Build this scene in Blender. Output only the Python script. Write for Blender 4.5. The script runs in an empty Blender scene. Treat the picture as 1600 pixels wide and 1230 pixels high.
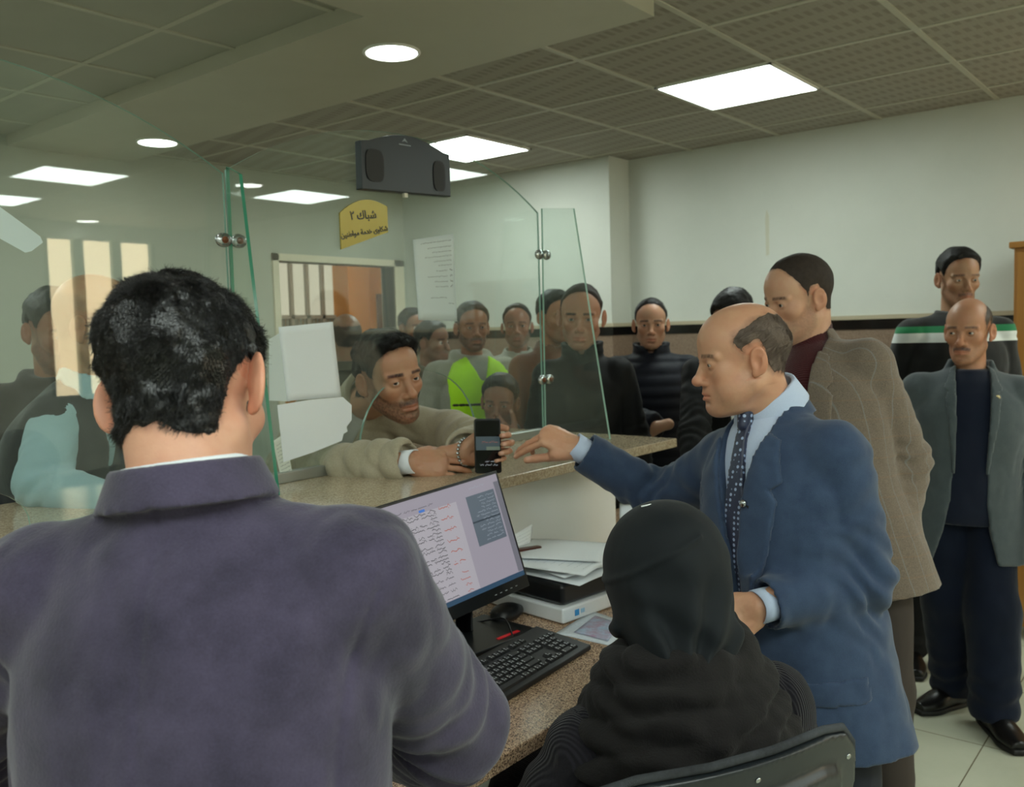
import bpy, math, random, time
import numpy as np
import openvdb as vdb
T0 = time.time()
SC = bpy.context.scene
COL = SC.collection
f4 = np.float32
# ------------------------------------------------------------------ camera geometry (frame 1600 x 1230)
FPX = 1400.0; CAMH = 1.55
_roll = math.atan(0.0285); _pitch = math.atan(98*math.cos(_roll)/FPX); _yaw = math.radians(39.2)
cF = np.array([math.cos(_yaw)*math.cos(_pitch), math.sin(_yaw)*math.cos(_pitch), -math.sin(_pitch)])
_r0 = np.array([math.sin(_yaw), -math.cos(_yaw), 0.]); _u0 = np.cross(_r0, cF)
cR = math.cos(_roll)*_r0 - math.sin(_roll)*_u0
cU = math.sin(_roll)*_r0 + math.cos(_roll)*_u0
CAM = np.array([0, 0, CAMH])
def ray(x, y): return cF + cR*((x-800)/FPX) + cU*((615-y)/FPX)
def at(x, y, d): return CAM + ray(x, y)*d              # point seen at a pixel, d metres deep
def atz(x, y, z): r = ray(x, y); return CAM + r*((z-CAMH)/r[2])
def aty(x, y, Y): r = ray(x, y); return CAM + r*(Y/r[1])
def atx(x, y, X): r = ray(x, y); return CAM + r*(X/r[0])
def V3(*a): return np.array(a, float)
def nrm(v): v = np.asarray(v, float); return v/max(1e-9, np.linalg.norm(v))
UP = V3(0, 0, 1)
def facing(deg):                                        # 0 away from the viewer, 90 to the left, 180 towards
    a = _yaw + math.radians(deg); return V3(math.cos(a), math.sin(a), 0)
# ------------------------------------------------------------------ materials
def lin(c):
    if isinstance(c, str): c = [int(c[i:i+2], 16)/255 for i in (0, 2, 4)]
    return [x/12.92 if x <= .04045 else ((x+.055)/1.055)**2.4 for x in c]
_M = {}
class NT:
    def __init__(s, name):
        s.m = bpy.data.materials.new(name); s.m.use_nodes = True
        s.n = s.m.node_tree.nodes; s.l = s.m.node_tree.links
        s.b = s.n['Principled BSDF']; s._co = None
    def new(s, t, **kw):
        x = s.n.new(t)
        for k, v in kw.items():
            if k in x.inputs: x.inputs[k].default_value = v
            else: setattr(x, k, v)
        return x
    def link(s, a, b): s.l.new(a, b)
    def co(s):
        if s._co is None: s._co = s.new('ShaderNodeTexCoord').outputs['Object']
        return s._co
    def mapped(s, scale, rot=(0, 0, 0), src=None):
        mp = s.new('ShaderNodeMapping'); mp.inputs['Scale'].default_value = scale; mp.inputs['Rotation'].default_value = rot
        s.link(src or s.co(), mp.inputs['Vector']); return mp.outputs[0]
    def noise(s, scale, detail=4, rough=.55, vec=None, dist=0):
        x = s.new('ShaderNodeTexNoise'); x.inputs['Scale'].default_value = scale; x.inputs['Detail'].default_value = detail
        x.inputs['Roughness'].default_value = rough; x.inputs['Distortion'].default_value = dist
        s.link(vec or s.co(), x.inputs['Vector']); return x.outputs['Fac']
    def ramp(s, fac, stops, interp='LINEAR'):
        x = s.new('ShaderNodeValToRGB'); cr = x.color_ramp; cr.interpolation = interp
        while len(cr.elements) < len(stops): cr.elements.new(.5)
        for e, (p, c) in zip(cr.elements, stops):
            e.position = p; e.color = (*c[:3], 1) if len(c) >= 3 else (c[0], c[0], c[0], 1)
        s.link(fac, x.inputs[0]); return x.outputs[0]
    def math(s, op, a, b=None):
        x = s.new('ShaderNodeMath', operation=op)
        for i, v in enumerate((a, b)):
            if v is None: continue
            if isinstance(v, (int, float)): x.inputs[i].default_value = v
            else: s.link(v, x.inputs[i])
        return x.outputs[0]
    def mix(s, fac, a, b, mode='MIX'):
        x = s.new('ShaderNodeMix', data_type='RGBA', blend_type=mode)
        for i, v in ((0, fac), (6, a), (7, b)):
            if isinstance(v, (int, float)): x.inputs[i].default_value = v
            elif isinstance(v, (list, tuple)): x.inputs[i].default_value = (*v[:3], 1)
            else: s.link(v, x.inputs[i])
        return x.outputs[2]
    def bump(s, h, strength=.3, dist=.002):
        x = s.new('ShaderNodeBump'); x.inputs['Strength'].default_value = strength; x.inputs['Distance'].default_value = dist
        s.link(h, x.inputs['Height']); s.link(x.outputs[0], s.b.inputs['Normal'])
    def base(s, c):
        if isinstance(c, (list, tuple)): s.b.inputs['Base Color'].default_value = (*c[:3], 1)
        else: s.link(c, s.b.inputs['Base Color'])
    def set(s, **kw):
        for k, v in kw.items():
            k = k.replace('_', ' ').title()
            k = {'Ior': 'IOR', 'Specular': 'Specular IOR Level', 'Coat': 'Coat Weight', 'Sheen': 'Sheen Weight', 'Transmission': 'Transmission Weight', 'Subsurface': 'Subsurface Weight'}.get(k, k)
            s.b.inputs[k].default_value = v
def plain(name, c, rough=.6, metal=0, spec=.5, **kw):
    if name in _M: return _M[name]
    t = NT(name); t.base(lin(c)); t.set(roughness=rough, metallic=metal, specular=spec, **kw)
    _M[name] = t.m; return t.m
def cloth(name, c, c2=None, scale=60, rough=.85, sheen=.15, bump=.25, weave=None, nscale=7):
    """fabric: mottled colour, fine noise bump; weave=(scale xyz) adds ribs or threads"""
    if name in _M: return _M[name]
    t = NT(name); a = lin(c); b = lin(c2) if c2 else [x*.72 for x in a]
    n = t.noise(nscale, 5, .6); n2 = t.noise(scale*5, 3, .7)
    m = t.mix(t.ramp(n, [(.35, (0, 0, 0)), (.65, (1, 1, 1))]), b, a)
    m = t.mix(.25, m, t.ramp(n2, [(.3, [x*.55 for x in a]), (.7, [min(1, x*1.4) for x in a])]))
    t.base(m); t.set(roughness=rough, sheen=sheen, specular=.2)
    t.b.inputs['Sheen Roughness'].default_value = .5
    h = t.noise(scale*3, 3, .6)
    if weave:
        w = t.new('ShaderNodeTexWave', wave_type='BANDS', bands_direction='DIAGONAL' if len(weave) > 3 else 'X')
        w.inputs['Scale'].default_value = 1; w.inputs['Distortion'].default_value = .6; w.inputs['Detail'].default_value = 1
        t.link(t.mapped(weave[:3]), w.inputs['Vector']); h = t.math('ADD', h, t.math('MULTIPLY', w.outputs['Fac'], 1.5))
    t.bump(h, bump, .002)
    _M[name] = t.m; return t.m
def skin_mat():
    if 'skin' in _M: return _M['skin']
    t = NT('skin'); a = t.new('ShaderNodeAttribute', attribute_name='tint').outputs['Color']
    n = t.noise(25, 4, .6)
    c = t.mix(t.ramp(n, [(.35, (0, 0, 0)), (.7, (1, 1, 1))]), a, t.mix(.22, a, lin('b85c48')))
    t.base(c); t.set(roughness=.45, subsurface=.06, specular=.42)
    t.b.inputs['Subsurface Radius'].default_value = (.9, .35, .18); t.b.inputs['Subsurface Scale'].default_value = .01
    t.bump(t.noise(260, 3, .6), .18, .0012)
    _M['skin'] = t.m; return t.m
def attr_mat(name, rough=.5, spec=.5, bumpn=None, coat=0):
    if name in _M: return _M[name]
    t = NT(name); t.base(t.new('ShaderNodeAttribute', attribute_name='tint').outputs['Color'])
    t.set(roughness=rough, specular=spec, coat=coat)
    if bumpn: t.bump(t.noise(bumpn, 3), .25, .002)
    _M[name] = t.m; return t.m
def hair_mat(name, c, rough=.55, spec=.35):
    if name in _M: return _M[name]
    t = NT(name); a = lin(c); n = t.noise(90, 3)
    t.base(t.mix(n, [x*.7 for x in a], [x*1.6 for x in a])); t.set(roughness=rough, specular=spec); t.bump(t.noise(300, 3), .4, .002)
    _M[name] = t.m; return t.m
def emit(name, c, strength):
    if name in _M: return _M[name]
    t = NT(name); t.base((0, 0, 0)); t.b.inputs['Emission Color'].default_value = (*lin(c), 1); t.b.inputs['Emission Strength'].default_value = strength
    _M[name] = t.m; return t.m
# ------------------------------------------------------------------ mesh objects
def mkobj(name, v, faces, mat, parent=None, smooth=True, tint=None, label=None, org=None):
    v = np.asarray(v, float)
    if org is None: org = np.array(parent['_org']) if parent is not None and '_org' in parent else np.zeros(3)
    me = bpy.data.meshes.new(name)
    v = (v - org).astype(f4)
    if isinstance(faces, np.ndarray):
        n = len(faces); k = faces.shape[1]
        me.vertices.add(len(v)); me.vertices.foreach_set('co', v.ravel())
        me.loops.add(n*k); me.loops.foreach_set('vertex_index', faces.astype(np.int32).ravel())
        me.polygons.add(n); me.polygons.foreach_set('loop_start', np.arange(0, n*k, k, dtype=np.int32))
        me.update(calc_edges=True)
    else:
        me.from_pydata([tuple(map(float, p)) for p in v], [], [tuple(map(int, q)) for q in faces]); me.update()
    if smooth: me.polygons.foreach_set('use_smooth', np.ones(len(me.polygons), bool))
    if tint is not None:
        a = me.attributes.new('tint', 'FLOAT_COLOR', 'POINT')
        t4 = np.ones((len(v), 4), f4); t4[:, :3] = tint; a.data.foreach_set('color', t4.ravel())
    o = bpy.data.objects.new(name, me); COL.objects.link(o)
    if mat: me.materials.append(mat)
    if parent is not None: o.parent = parent
    else: o.location = org
    if label: o['label'] = label
    return o
def thing(name, label, cat, org, group=None):
    o = bpy.data.objects.new(name, None); COL.objects.link(o); o.location = org; o['_org'] = [float(x) for x in org]
    o['label'] = label; o['category'] = cat; o.empty_display_size = .1
    if group: o['group'] = group
    return o
def tag(o, label, cat, group=None):
    o['label'] = label; o['category'] = cat
    if group: o['group'] = group
    return o
class MB:
    """collects simple shapes into one mesh"""
    def __init__(s): s.v = []; s.f = []
    def add(s, v, f):
        n = len(s.v); s.v += [tuple(map(float, p)) for p in v]; s.f += [tuple(i+n for i in q) for q in f]; return s
    def box(s, lo, hi, M=None):
        v = [V3(x, y, z) for x in (lo[0], hi[0]) for y in (lo[1], hi[1]) for z in (lo[2], hi[2])]
        if M is not None: v = [M(p) for p in v]
        return s.add(v, [(0, 1, 3, 2), (4, 6, 7, 5), (0, 4, 5, 1), (2, 3, 7, 6), (0, 2, 6, 4), (1, 5, 7, 3)])
    def prism(s, poly, h, M):
        """poly = list of (a,b); M(a,b,c) -> world, extruded c from h[0] to h[1]"""
        n = len(poly)
        v = [M(a, b, h[0]) for a, b in poly] + [M(a, b, h[1]) for a, b in poly]
        return s.add(v, [tuple(range(n))[::-1], tuple(range(n, 2*n))] + [(i, (i+1) % n, n+(i+1) % n, n+i) for i in range(n)])
    def tube(s, pts, r, seg=8, cap=True):
        pts = [np.asarray(p, float) for p in pts]; n = len(pts); rs = r if hasattr(r, '__len__') else [r]*n
        v = []; a = None
        for i, p in enumerate(pts):
            t = nrm(pts[min(i+1, n-1)] - pts[max(i-1, 0)])
            if a is None: a = nrm(np.cross(t, UP if abs(t[2]) < .9 else V3(1, 0, 0)))
            a = nrm(a - t*(a@t)); b = np.cross(t, a)
            v += [p + rs[i]*(a*math.cos(q) + b*math.sin(q)) for q in np.arange(seg)*2*math.pi/seg]
        f = [(i*seg+j, i*seg+(j+1) % seg, (i+1)*seg+(j+1) % seg, (i+1)*seg+j) for i in range(n-1) for j in range(seg)]
        if cap: f += [tuple(range(seg))[::-1], tuple((n-1)*seg+j for j in range(seg))]
        return s.add(v, f)
    def lathe(s, prof, seg=24, M=None, c=(0, 0, 0)):
        v = [V3(c[0]+r*math.cos(q), c[1]+r*math.sin(q), c[2]+z) for r, z in prof for q in np.arange(seg)*2*math.pi/seg]
        if M: v = [M(p) for p in v]
        n = len(prof)
        f = [(i*seg+j, i*seg+(j+1) % seg, (i+1)*seg+(j+1) % seg, (i+1)*seg+j) for i in range(n-1) for j in range(seg)]
        f += [tuple(range(seg))[::-1], tuple((n-1)*seg+j for j in range(seg))]
        return s.add(v, f)
    def build(s, name, mat, parent=None, smooth=False, bevel=0, label=None, org=None):
        if org is None and parent is None:
            a = np.array(s.v); org = (a.min(0)+a.max(0))/2; org[2] = a[:, 2].min()
        o = mkobj(name, s.v, s.f, mat, parent, smooth, label=label, org=org)
        if bevel:
            m = o.modifiers.new('b', 'BEVEL'); m.width = bevel; m.segments = 3; m.limit_method = 'ANGLE'
            o.data.polygons.foreach_set('use_smooth', np.ones(len(o.data.polygons), bool))
            w = o.modifiers.new('w', 'WEIGHTED_NORMAL')
        return o
def frame(o, r, f, u): return lambda p: o + r*p[0] + f*p[1] + u*p[2]
# ------------------------------------------------------------------ signed distance modelling
_rng = np.random.RandomState(7)
_perm = _rng.permutation(256).astype(np.int64); _val = _rng.rand(256).astype(f4)*2-1
def vnoise(P, s, seed=0):
    Q = np.asarray(P, f4)*s + seed*17.3; I = np.floor(Q); Fr = Q-I; I = I.astype(np.int64) & 255
    Fr = Fr*Fr*(3-2*Fr); r = 0
    for dx in (0, 1):
        for dy in (0, 1):
            for dz in (0, 1):
                h = _perm[(_perm[(_perm[(I[:, 0]+dx) & 255]+I[:, 1]+dy) & 255]+I[:, 2]+dz) & 255]
                w = (Fr[:, 0] if dx else 1-Fr[:, 0])*(Fr[:, 1] if dy else 1-Fr[:, 1])*(Fr[:, 2] if dz else 1-Fr[:, 2])
                r = r + w*_val[h]
    return r
def fbm(P, s, o=3, seed=0):
    r = 0; a = 1
    for i in range(o): r = r + a*vnoise(P, s, seed+i); s *= 2.03; a *= .5
    return r
def ss(a, b, x): t = np.clip((x-a)/(b-a), 0, 1); return t*t*(3-2*t)
def poly_sd(u, v, poly):
    """signed distance to a polygon, negative inside"""
    d = np.full(u.shape, 1e9, f4); ins = np.zeros(u.shape, bool); n = len(poly)
    for i in range(n):
        ax, ay = poly[i]; bx, by = poly[(i+1) % n]; ex, ey = bx-ax, by-ay
        wx, wy = u-ax, v-ay; t = np.clip((wx*ex+wy*ey)/(ex*ex+ey*ey+1e-12), 0, 1)
        d = np.minimum(d, (wx-ex*t)**2+(wy-ey*t)**2)
        c = ((ay <= v) & (by > v)) | ((by <= v) & (ay > v))
        with np.errstate(divide='ignore', invalid='ignore'): xi = ax + (v-ay)/(by-ay+1e-12)*(bx-ax)
        ins ^= c & (u < xi)
    return np.sqrt(d)*np.where(ins, -1, 1)
class Vol:
    def __init__(s, lo, hi, h):
        s.h = h; s.lo = np.asarray(lo, float)-3*h; s.n = np.ceil((np.asarray(hi, float)+3*h-s.lo)/h).astype(int)+1
        s.ax = [(s.lo[i]+h*np.arange(s.n[i])).astype(f4) for i in range(3)]
        s.F = np.full(s.n, .5, f4)
    def reg(s, lo, hi):
        sl = []; ax = []
        for i in range(3):
            a = max(0, int((lo[i]-s.lo[i])/s.h)); b = min(s.n[i], int((hi[i]-s.lo[i])/s.h)+2)
            if b <= a: return None, None
            sl.append(slice(a, b)); ax.append(s.ax[i][a:b])
        return tuple(sl), (ax[0][:, None, None], ax[1][None, :, None], ax[2][None, None, :])
    def op(s, fn, lo, hi, k=0, mode='u'):
        m = k+3*s.h
        sl, A = s.reg(np.asarray(lo)-m, np.asarray(hi)+m)
        if sl is None: return s
        d = fn(*A).astype(f4); F = s.F[sl]
        if mode == 'u':
            if k > 0: h = np.maximum(k-np.abs(F-d), 0)/k; s.F[sl] = np.minimum(F, d)-h*h*k*.25
            else: s.F[sl] = np.minimum(F, d)
        elif mode == 's':
            d = -d
            if k > 0: h = np.maximum(k-np.abs(F-d), 0)/k; s.F[sl] = np.maximum(F, d)+h*h*k*.25
            else: s.F[sl] = np.maximum(F, d)
        return s
    def cap(s, a, b, ra, rb=None, k=0, mode='u', amp=None):
        rb = ra if rb is None else rb; a = np.asarray(a, float); b = np.asarray(b, float); ab = b-a; L2 = max(ab@ab, 1e-12)
        def fn(X, Y, Z):
            x, y, z = X-a[0], Y-a[1], Z-a[2]
            t = np.clip((x*ab[0]+y*ab[1]+z*ab[2])/L2, 0, 1)
            r = ra+(rb-ra)*t
            if amp is not None: r = r + amp(t)
            return np.sqrt((x-t*ab[0])**2+(y-t*ab[1])**2+(z-t*ab[2])**2)-r
        R = max(ra, rb)+(.02 if amp is not None else 0)
        return s.op(fn, np.minimum(a, b)-R, np.maximum(a, b)+R, k, mode)
    def ell(s, c, r, k=0, mode='u', B=None):
        """ellipsoid; B = 3x3 rows are its axes"""
        c = np.asarray(c, float); r = np.asarray(r, float)
        def fn(X, Y, Z):
            x, y, z = X-c[0], Y-c[1], Z-c[2]
            if B is not None: x, y, z = [x*q[0]+y*q[1]+z*q[2] for q in B]
            L = np.sqrt((x/r[0])**2+(y/r[1])**2+(z/r[2])**2)
            g = np.sqrt((x/r[0]**2)**2+(y/r[1]**2)**2+(z/r[2]**2)**2)
            return L*(L-1)/np.maximum(g, 1e-6)
        R = r if B is None else np.full(3, r.max())
        return s.op(fn, c-R, c+R, k, mode)
    def loft(s, pts, rx, ry, side, k=0, n=14, p=2.0, mode='u', front=None):
        """elliptic tube along a spine; rx along side, ry along front"""
        pts = np.asarray(pts, float); m = len(pts); tt = np.linspace(0, m-1, n)
        def cr(a):
            a = np.asarray(a, float); out = []
            for t in tt:
                i = min(int(t), m-2); u = t-i
                p0, p1, p2, p3 = a[max(i-1, 0)], a[i], a[i+1], a[min(i+2, m-1)]
                out.append(.5*((2*p1)+(-p0+p2)*u+(2*p0-5*p1+4*p2-p3)*u*u+(-p0+3*p1-3*p2+p3)*u**3))
            return np.array(out)
        C = cr(pts); RX = cr(rx); RY = cr(ry)
        Sd = cr(side) if np.ndim(side) == 2 else np.repeat(np.asarray(side, float)[None], n, 0)
        def fn(X, Y, Z):
            sh = np.broadcast(X, Y, Z).shape; best = np.full(sh, 1e9, f4); res = np.zeros(sh, f4)
            for i in range(n-1):
                a, b = C[i], C[i+1]; ab = b-a; L = np.linalg.norm(ab)
                if L < 1e-6: continue
                T = ab/L; sd = nrm(Sd[i]-T*(Sd[i]@T)); fr = np.cross(T, sd)
                x, y, z = X-a[0], Y-a[1], Z-a[2]
                w = x*T[0]+y*T[1]+z*T[2]; t = np.clip(w/L, 0, 1); w = w-t*L
                x, y, z = x-t*ab[0], y-t*ab[1], z-t*ab[2]
                d3 = x*x+y*y+z*z
                u = x*sd[0]+y*sd[1]+z*sd[2]; v = x*fr[0]+y*fr[1]+z*fr[2]
                qx = RX[i]+(RX[i+1]-RX[i])*t; qy = RY[i]+(RY[i+1]-RY[i])*t
                if p != 2: Lq = (np.abs(u/qx)**p+np.abs(v/qy)**p)**(1/p)
                else: Lq = np.sqrt((u/qx)**2+(v/qy)**2)
                g = np.sqrt((u/qx**2)**2+(v/qy**2)**2)
                d = Lq*(Lq-1)/np.maximum(g, 1e-3)
                if i == 0: d = np.where(w < -1e-5, np.sqrt(np.maximum(d, 0)**2+w*w), d)
                if i == n-2: d = np.where(w > 1e-5, np.sqrt(np.maximum(d, 0)**2+w*w), d)
                c = d3 < best; best = np.where(c, d3, best); res = np.where(c, d, res)
            return res
        R = max(np.max(RX), np.max(RY))
        return s.op(fn, C.min(0)-R, C.max(0)+R, k, mode)
    def band(s, fn, w=.03, lo=None, hi=None):
        """F = fn(F, P) near the surface"""
        if lo is not None:
            sl, A = s.reg(lo, hi)
            if sl is None: return s
            o = [q.start for q in sl]; Fs = s.F[sl]
        else: o = [0, 0, 0]; Fs = s.F
        i, j, k = np.nonzero(np.abs(Fs) < w)
        i += o[0]; j += o[1]; k += o[2]
        P = np.stack([s.ax[0][i], s.ax[1][j], s.ax[2][k]], 1)
        s.F[i, j, k] = fn(s.F[i, j, k], P)
        return s
    def mesh(s):
        g = vdb.FloatGrid(1.0); g.copyFromArray(np.ascontiguousarray(s.F))
        v, q = g.convertToQuads(0.0)
        return np.asarray(v, float)*s.h+s.lo, np.asarray(q, np.int64)[:, ::-1]
def sample(vol, P):
    i = np.clip(np.round((P-vol.lo)/vol.h).astype(int), 0, vol.n-1); return vol.F[i[:, 0], i[:, 1], i[:, 2]]
def vnormals(v, q):
    e1 = v[q[:, 2]]-v[q[:, 0]]; e2 = v[q[:, 3]]-v[q[:, 1]]; n = np.cross(e1, e2); N = np.zeros_like(v)
    for j in range(4): np.add.at(N, q[:, j], n)
    return N/np.maximum(np.linalg.norm(N, axis=1), 1e-12)[:, None]
def strands(roots, nor, dirs, length, r, rng, segs=3, curl=.3, stiff=.5):
    """hair as thin three sided tapered tubes: one numpy mesh"""
    n = len(roots); L = length*(.6+.8*rng.rand(n))[:, None]
    d0 = nor*stiff+dirs; d0 /= np.maximum(np.linalg.norm(d0, axis=1), 1e-9)[:, None]
    w = rng.randn(n, 3); p = roots-nor*.001; d = d0; V = []
    ring = []
    for i in range(segs+1):
        a = np.cross(d, nor+.01*w); a /= np.maximum(np.linalg.norm(a, axis=1), 1e-9)[:, None]; b = np.cross(d, a)
        rr = r*(1-.75*i/segs)
        for q in (0, 2.094, 4.188): V.append(p+rr*(a*math.cos(q)+b*math.sin(q)))
        p = p+d*L/segs
        d = d+curl*rng.randn(n, 3)-nor*stiff*.8/segs; d /= np.maximum(np.linalg.norm(d, axis=1), 1e-9)[:, None]
    V = np.stack(V, 1).reshape(-1, 3); m = 3*(segs+1); F = []
    for i in range(segs):
        for j in range(3): F.append([i*3+j, i*3+(j+1) % 3, (i+1)*3+(j+1) % 3, (i+1)*3+j])
    F = np.array(F); Q = (F[None]+np.arange(n)[:, None, None]*m).reshape(-1, 4)
    return V, Q
def join(parts):
    v = []; q = []; n = 0; t = []
    for p in parts:
        v.append(p[0]); q.append(p[1]+n); n += len(p[0])
        if len(p) > 2: t.append(p[2])
    return (np.concatenate(v), np.concatenate(q)) + ((np.concatenate(t),) if t else ())
# ------------------------------------------------------------------ heads and hands
HAIRLINES = {
 'full': [(.13, .092), (.082, .090), (.068, .080), (.054, .064), (.046, .046), (.038, .030), (.027, .014), (.023, -.012), (.014, -.014), (.013, .01), (.006, .032), (-.012, .036), (-.024, .018), (-.032, -.005), (-.045, -.032), (-.065, -.055), (-.16, -.066), (-.17, .3), (.13, .3)],
 'high': [(.13, .104), (.068, .104), (.056, .082), (.046, .062), (.040, .045), (.032, .03), (.024, .012), (.021, -.008), (.014, -.01), (.012, .014), (.004, .034), (-.014, .036), (-.026, .014), (-.032, -.02), (-.045, -.045), (-.16, -.062), (-.17, .3), (.13, .3)],
 'bald': [(.020, .078), (.038, .064), (.046, .048), (.040, .032), (.030, .020), (.024, .002), (.015, .0), (.010, .026), (-.012, .038), (-.026, .018), (-.032, -.02), (-.045, -.04), (-.16, -.06), (-.17, .03), (-.112, .07), (-.09, .098), (-.05, .105), (-.01, .092)],
 'top': [(.13, .104), (.068, .104), (.056, .084), (.03, .072), (-.02, .064), (-.07, .045), (-.17, .02), (-.17, .3), (.13, .3)],
 'back': [(.0, .068), (-.002, .036), (-.014, .036), (-.026, .014), (-.032, -.02), (-.045, -.04), (-.16, -.055), (-.17, .06), (-.09, .07), (-.03, .075)],
}
def skin_tint(base, v, o):
    """per-vertex colour of a head: lips, brows, beard, hair stubble"""
    x, y, z = np.abs(v[:, 0]), v[:, 1], v[:, 2]; n = len(v)
    c = np.repeat(np.array(lin(base))[None], n, 0)
    nz = fbm(v, 60, 2, 3); nh = fbm(v, 260, 2, 5)
    def mixc(m, col): return c*(1-m[:, None])+np.array(col)[None]*m[:, None]
    red = np.exp(-(((x-.045)/.02)**2+((z+.03)/.02)**2))*(y > .03)*.25+np.exp(-((x/.016)**2+((z+.034)/.014)**2))*(y > .09)*.3+(x > .071)*.35*(np.abs(z) < .04)
    c = mixc(np.clip(red, 0, 1), np.array(lin(base))*[1.05, .62, .52])
    hc = np.array(lin(o.get('haircol', '1a1512')))
    st = o.get('beard', .0)
    if st:
        d = np.minimum(poly_sd(y, z, [(.13, -.047), (.085, -.046), (.07, -.05), (.045, -.035), (.024, -.01), (.012, -.01), (.0, -.04), (.0, -.075), (.03, -.12), (.13, -.14)]), 1)
        m = ss(.006, -.006, d+nz*.003)*st*(.75+.35*nh)
        m *= 1-np.exp(-(((x)/.026)**2+((z+.069)/.009)**2))*(y > .08)
        c = mixc(np.clip(m, 0, 1), hc)
    mu = o.get('moustache', 0)
    if mu:
        m = ss(.0075, .004, np.abs(z+.0545+.006*(x/.03)**2))*(x < .03)*(y > .075)*mu*(.8+.3*nh); c = mixc(np.clip(m, 0, 1), hc)
    lip = np.exp(-(x/.024)**4)*ss(.0105, .006, np.abs(z+.069))*(y > .078)
    c = mixc(np.clip(lip*o.get('lips', .55), 0, 1), np.array(lin(base))*[.85, .42, .4])
    bz = .0235-.12*np.maximum(x-.034, 0)+.03*np.minimum(x-.034, 0)
    br = ss(.0058, .0028, np.abs(z-bz+nz*.0012))*ss(.010, .016, x)*ss(.056, .048, x)*(y > .05)
    c = mixc(np.clip(br*o.get('brow', .9)*(.8+.3*nh), 0, 1), hc)
    ey = np.exp(-(((x-.032)/.017)**2+((z-.003)/.011)**2))*(y > .05)*.3
    c = mixc(ey, np.array(lin(base))*[.55, .42, .38])
    hs = o.get('stubblehair', .75)
    if hs:
        d = poly_sd(y, z, HAIRLINES[o.get('tintline', o.get('hairline', 'full'))])
        c = mixc(np.clip(ss(.007, -.012, d+nz*.005)*hs*(.85+.2*nh)*(1-o.get('fade', 0)*ss(.07, .0, z)), 0, 1)*((x < .0745*o.get('w', 1)) | (z > .03)), hc)
    return np.clip(c, 0, 1)
def head_mesh(o, h, nb=None):
    """o = options; returns verts, quads, tint in the head's own axes and the volume"""
    nb = V3(0, -.05, -.17) if nb is None else np.asarray(nb, float)
    V = Vol(np.minimum((-.105, -.150, -.14), nb-.065), np.maximum((.105, .145, .170), nb+.065), h)
    w = o.get('w', 1.); jw = o.get('jaw', 1.); ns = o.get('nose', 1.); fat = o.get('fat', 0.)
    V.ell((0, -.012, .038), (.0735*w, .098, .088), 0)
    V.ell((0, .03, .042), (.062*w, .062, .062), .03)
    V.ell((0, .03, -.035), (.057*w*jw, .056, .075), .03)
    for s in (-1, 1):
        V.cap((s*.05*w*jw, -.002, -.052), (s*.02, .066, -.094), .018+fat*.006, .016+fat*.004, .03)
        V.ell((s*.042*w, .058, -.018), (.021, .022, .02), .022)
        if fat: V.ell((s*.042*w, .045, -.058), (.022, .03, .026), .03)
    V.ell((0, .075, -.098), (.019*jw, .017, .016), .02)
    if fat: V.ell((0, .03, -.098), (.038, .036, .016), .03)
    V.cap((0, -.032, -.045), nb, .050*o.get('neck', 1), .056*o.get('neck', 1), .028)
    if h < .0045:
        for s in (-1, 1):
            V.ell((s*.033, .096, .004), (.02, .017, .0125), .014, 's')
            V.cap((s*.012, .0895, .019), (s*.05, .072, .02), .0065, .006, .012)       # brow ridge
        V.ell((0, .079, -.062), (.027, .019, .024), .018)
        V.cap((0, .086, .014), (0, .104*1, -.03), .0065, .0095*ns, .012)              # nose
        V.ell((0, .1065+.004*(ns-1)*10*.3, -.0335), (.0115*ns, .0115*ns, .0105*ns), .008)
        for s in (-1, 1):
            V.ell((s*.0125*ns, .094, -.0385), (.0082, .0105, .0075), .006)
            V.ell((s*.0065, .1005, -.0455), (.0038, .0055, .0035), .003, 's')
            V.ell((s*.032, .0762, .003), (.0155, .0148, .0135), .005)                 # lids
            V.ell((s*.032, .094, .0015), (.0128, .016, o.get('eyeopen', .0045)), .0015, 's')
        V.cap((-.02, .0845, -.0655), (0, .0935, -.0635), .0045, .0055, .006); V.cap((.02, .0845, -.0655), (0, .0935, -.0635), .0045, .0055, .006)
        V.cap((-.018, .085, -.074), (0, .0925, -.0755), .005, .0065, .006); V.cap((.018, .085, -.074), (0, .0925, -.0755), .005, .0065, .006)
        V.cap((-.024, .0905, -.0692), (0, .1015, -.069), .0022, .0026, .003, 's'); V.cap((.024, .0905, -.0692), (0, .1015, -.069), .0022, .0026, .003, 's')
        V.ell((0, .094, -.0855), (.018, .006, .005), .008, 's')
    else:
        V.cap((0, .086, .014), (0, .106, -.032), .009, .013, .01)
        for s in (-1, 1): V.ell((s*.033, .098, .002), (.017, .016, .012), .012, 's')
        V.ell((0, .079, -.066), (.024, .02, .022), .015)
    for s in (-1, 1):                                                                  # ears
        es = o.get('ears', 1.); a = math.radians(o.get('earout', 24))
        e1 = np.array([s*math.cos(a), math.sin(a), 0.]); e2 = np.array([-s*math.sin(a), math.cos(a), 0.]); B = np.array([e1, e2, [0, 0, 1.]])
        c = V3(s*(.0755*w+.002), -.006, .0)
        V.ell(c+e1*.005-e2*.006*es, (.0062, .0190*es, .0315*es), .005, 'u', B)
        if h < .0045:
            V.ell(c+e1*.0135-e2*.002, (.0095, .0115, .0185), .002, 's', B)
            V.ell(c+e1*.0095-e2*.007+V3(0, 0, .016), (.0034, .012, .009), .002, 's', B)
            V.ell(c+e1*.004+e2*.004+V3(0, 0, -.027), (.005, .008, .009), .005, 'u', B)
    v, q = V.mesh()
    return v, q, skin_tint(o['skin'], v, o), V
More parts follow.
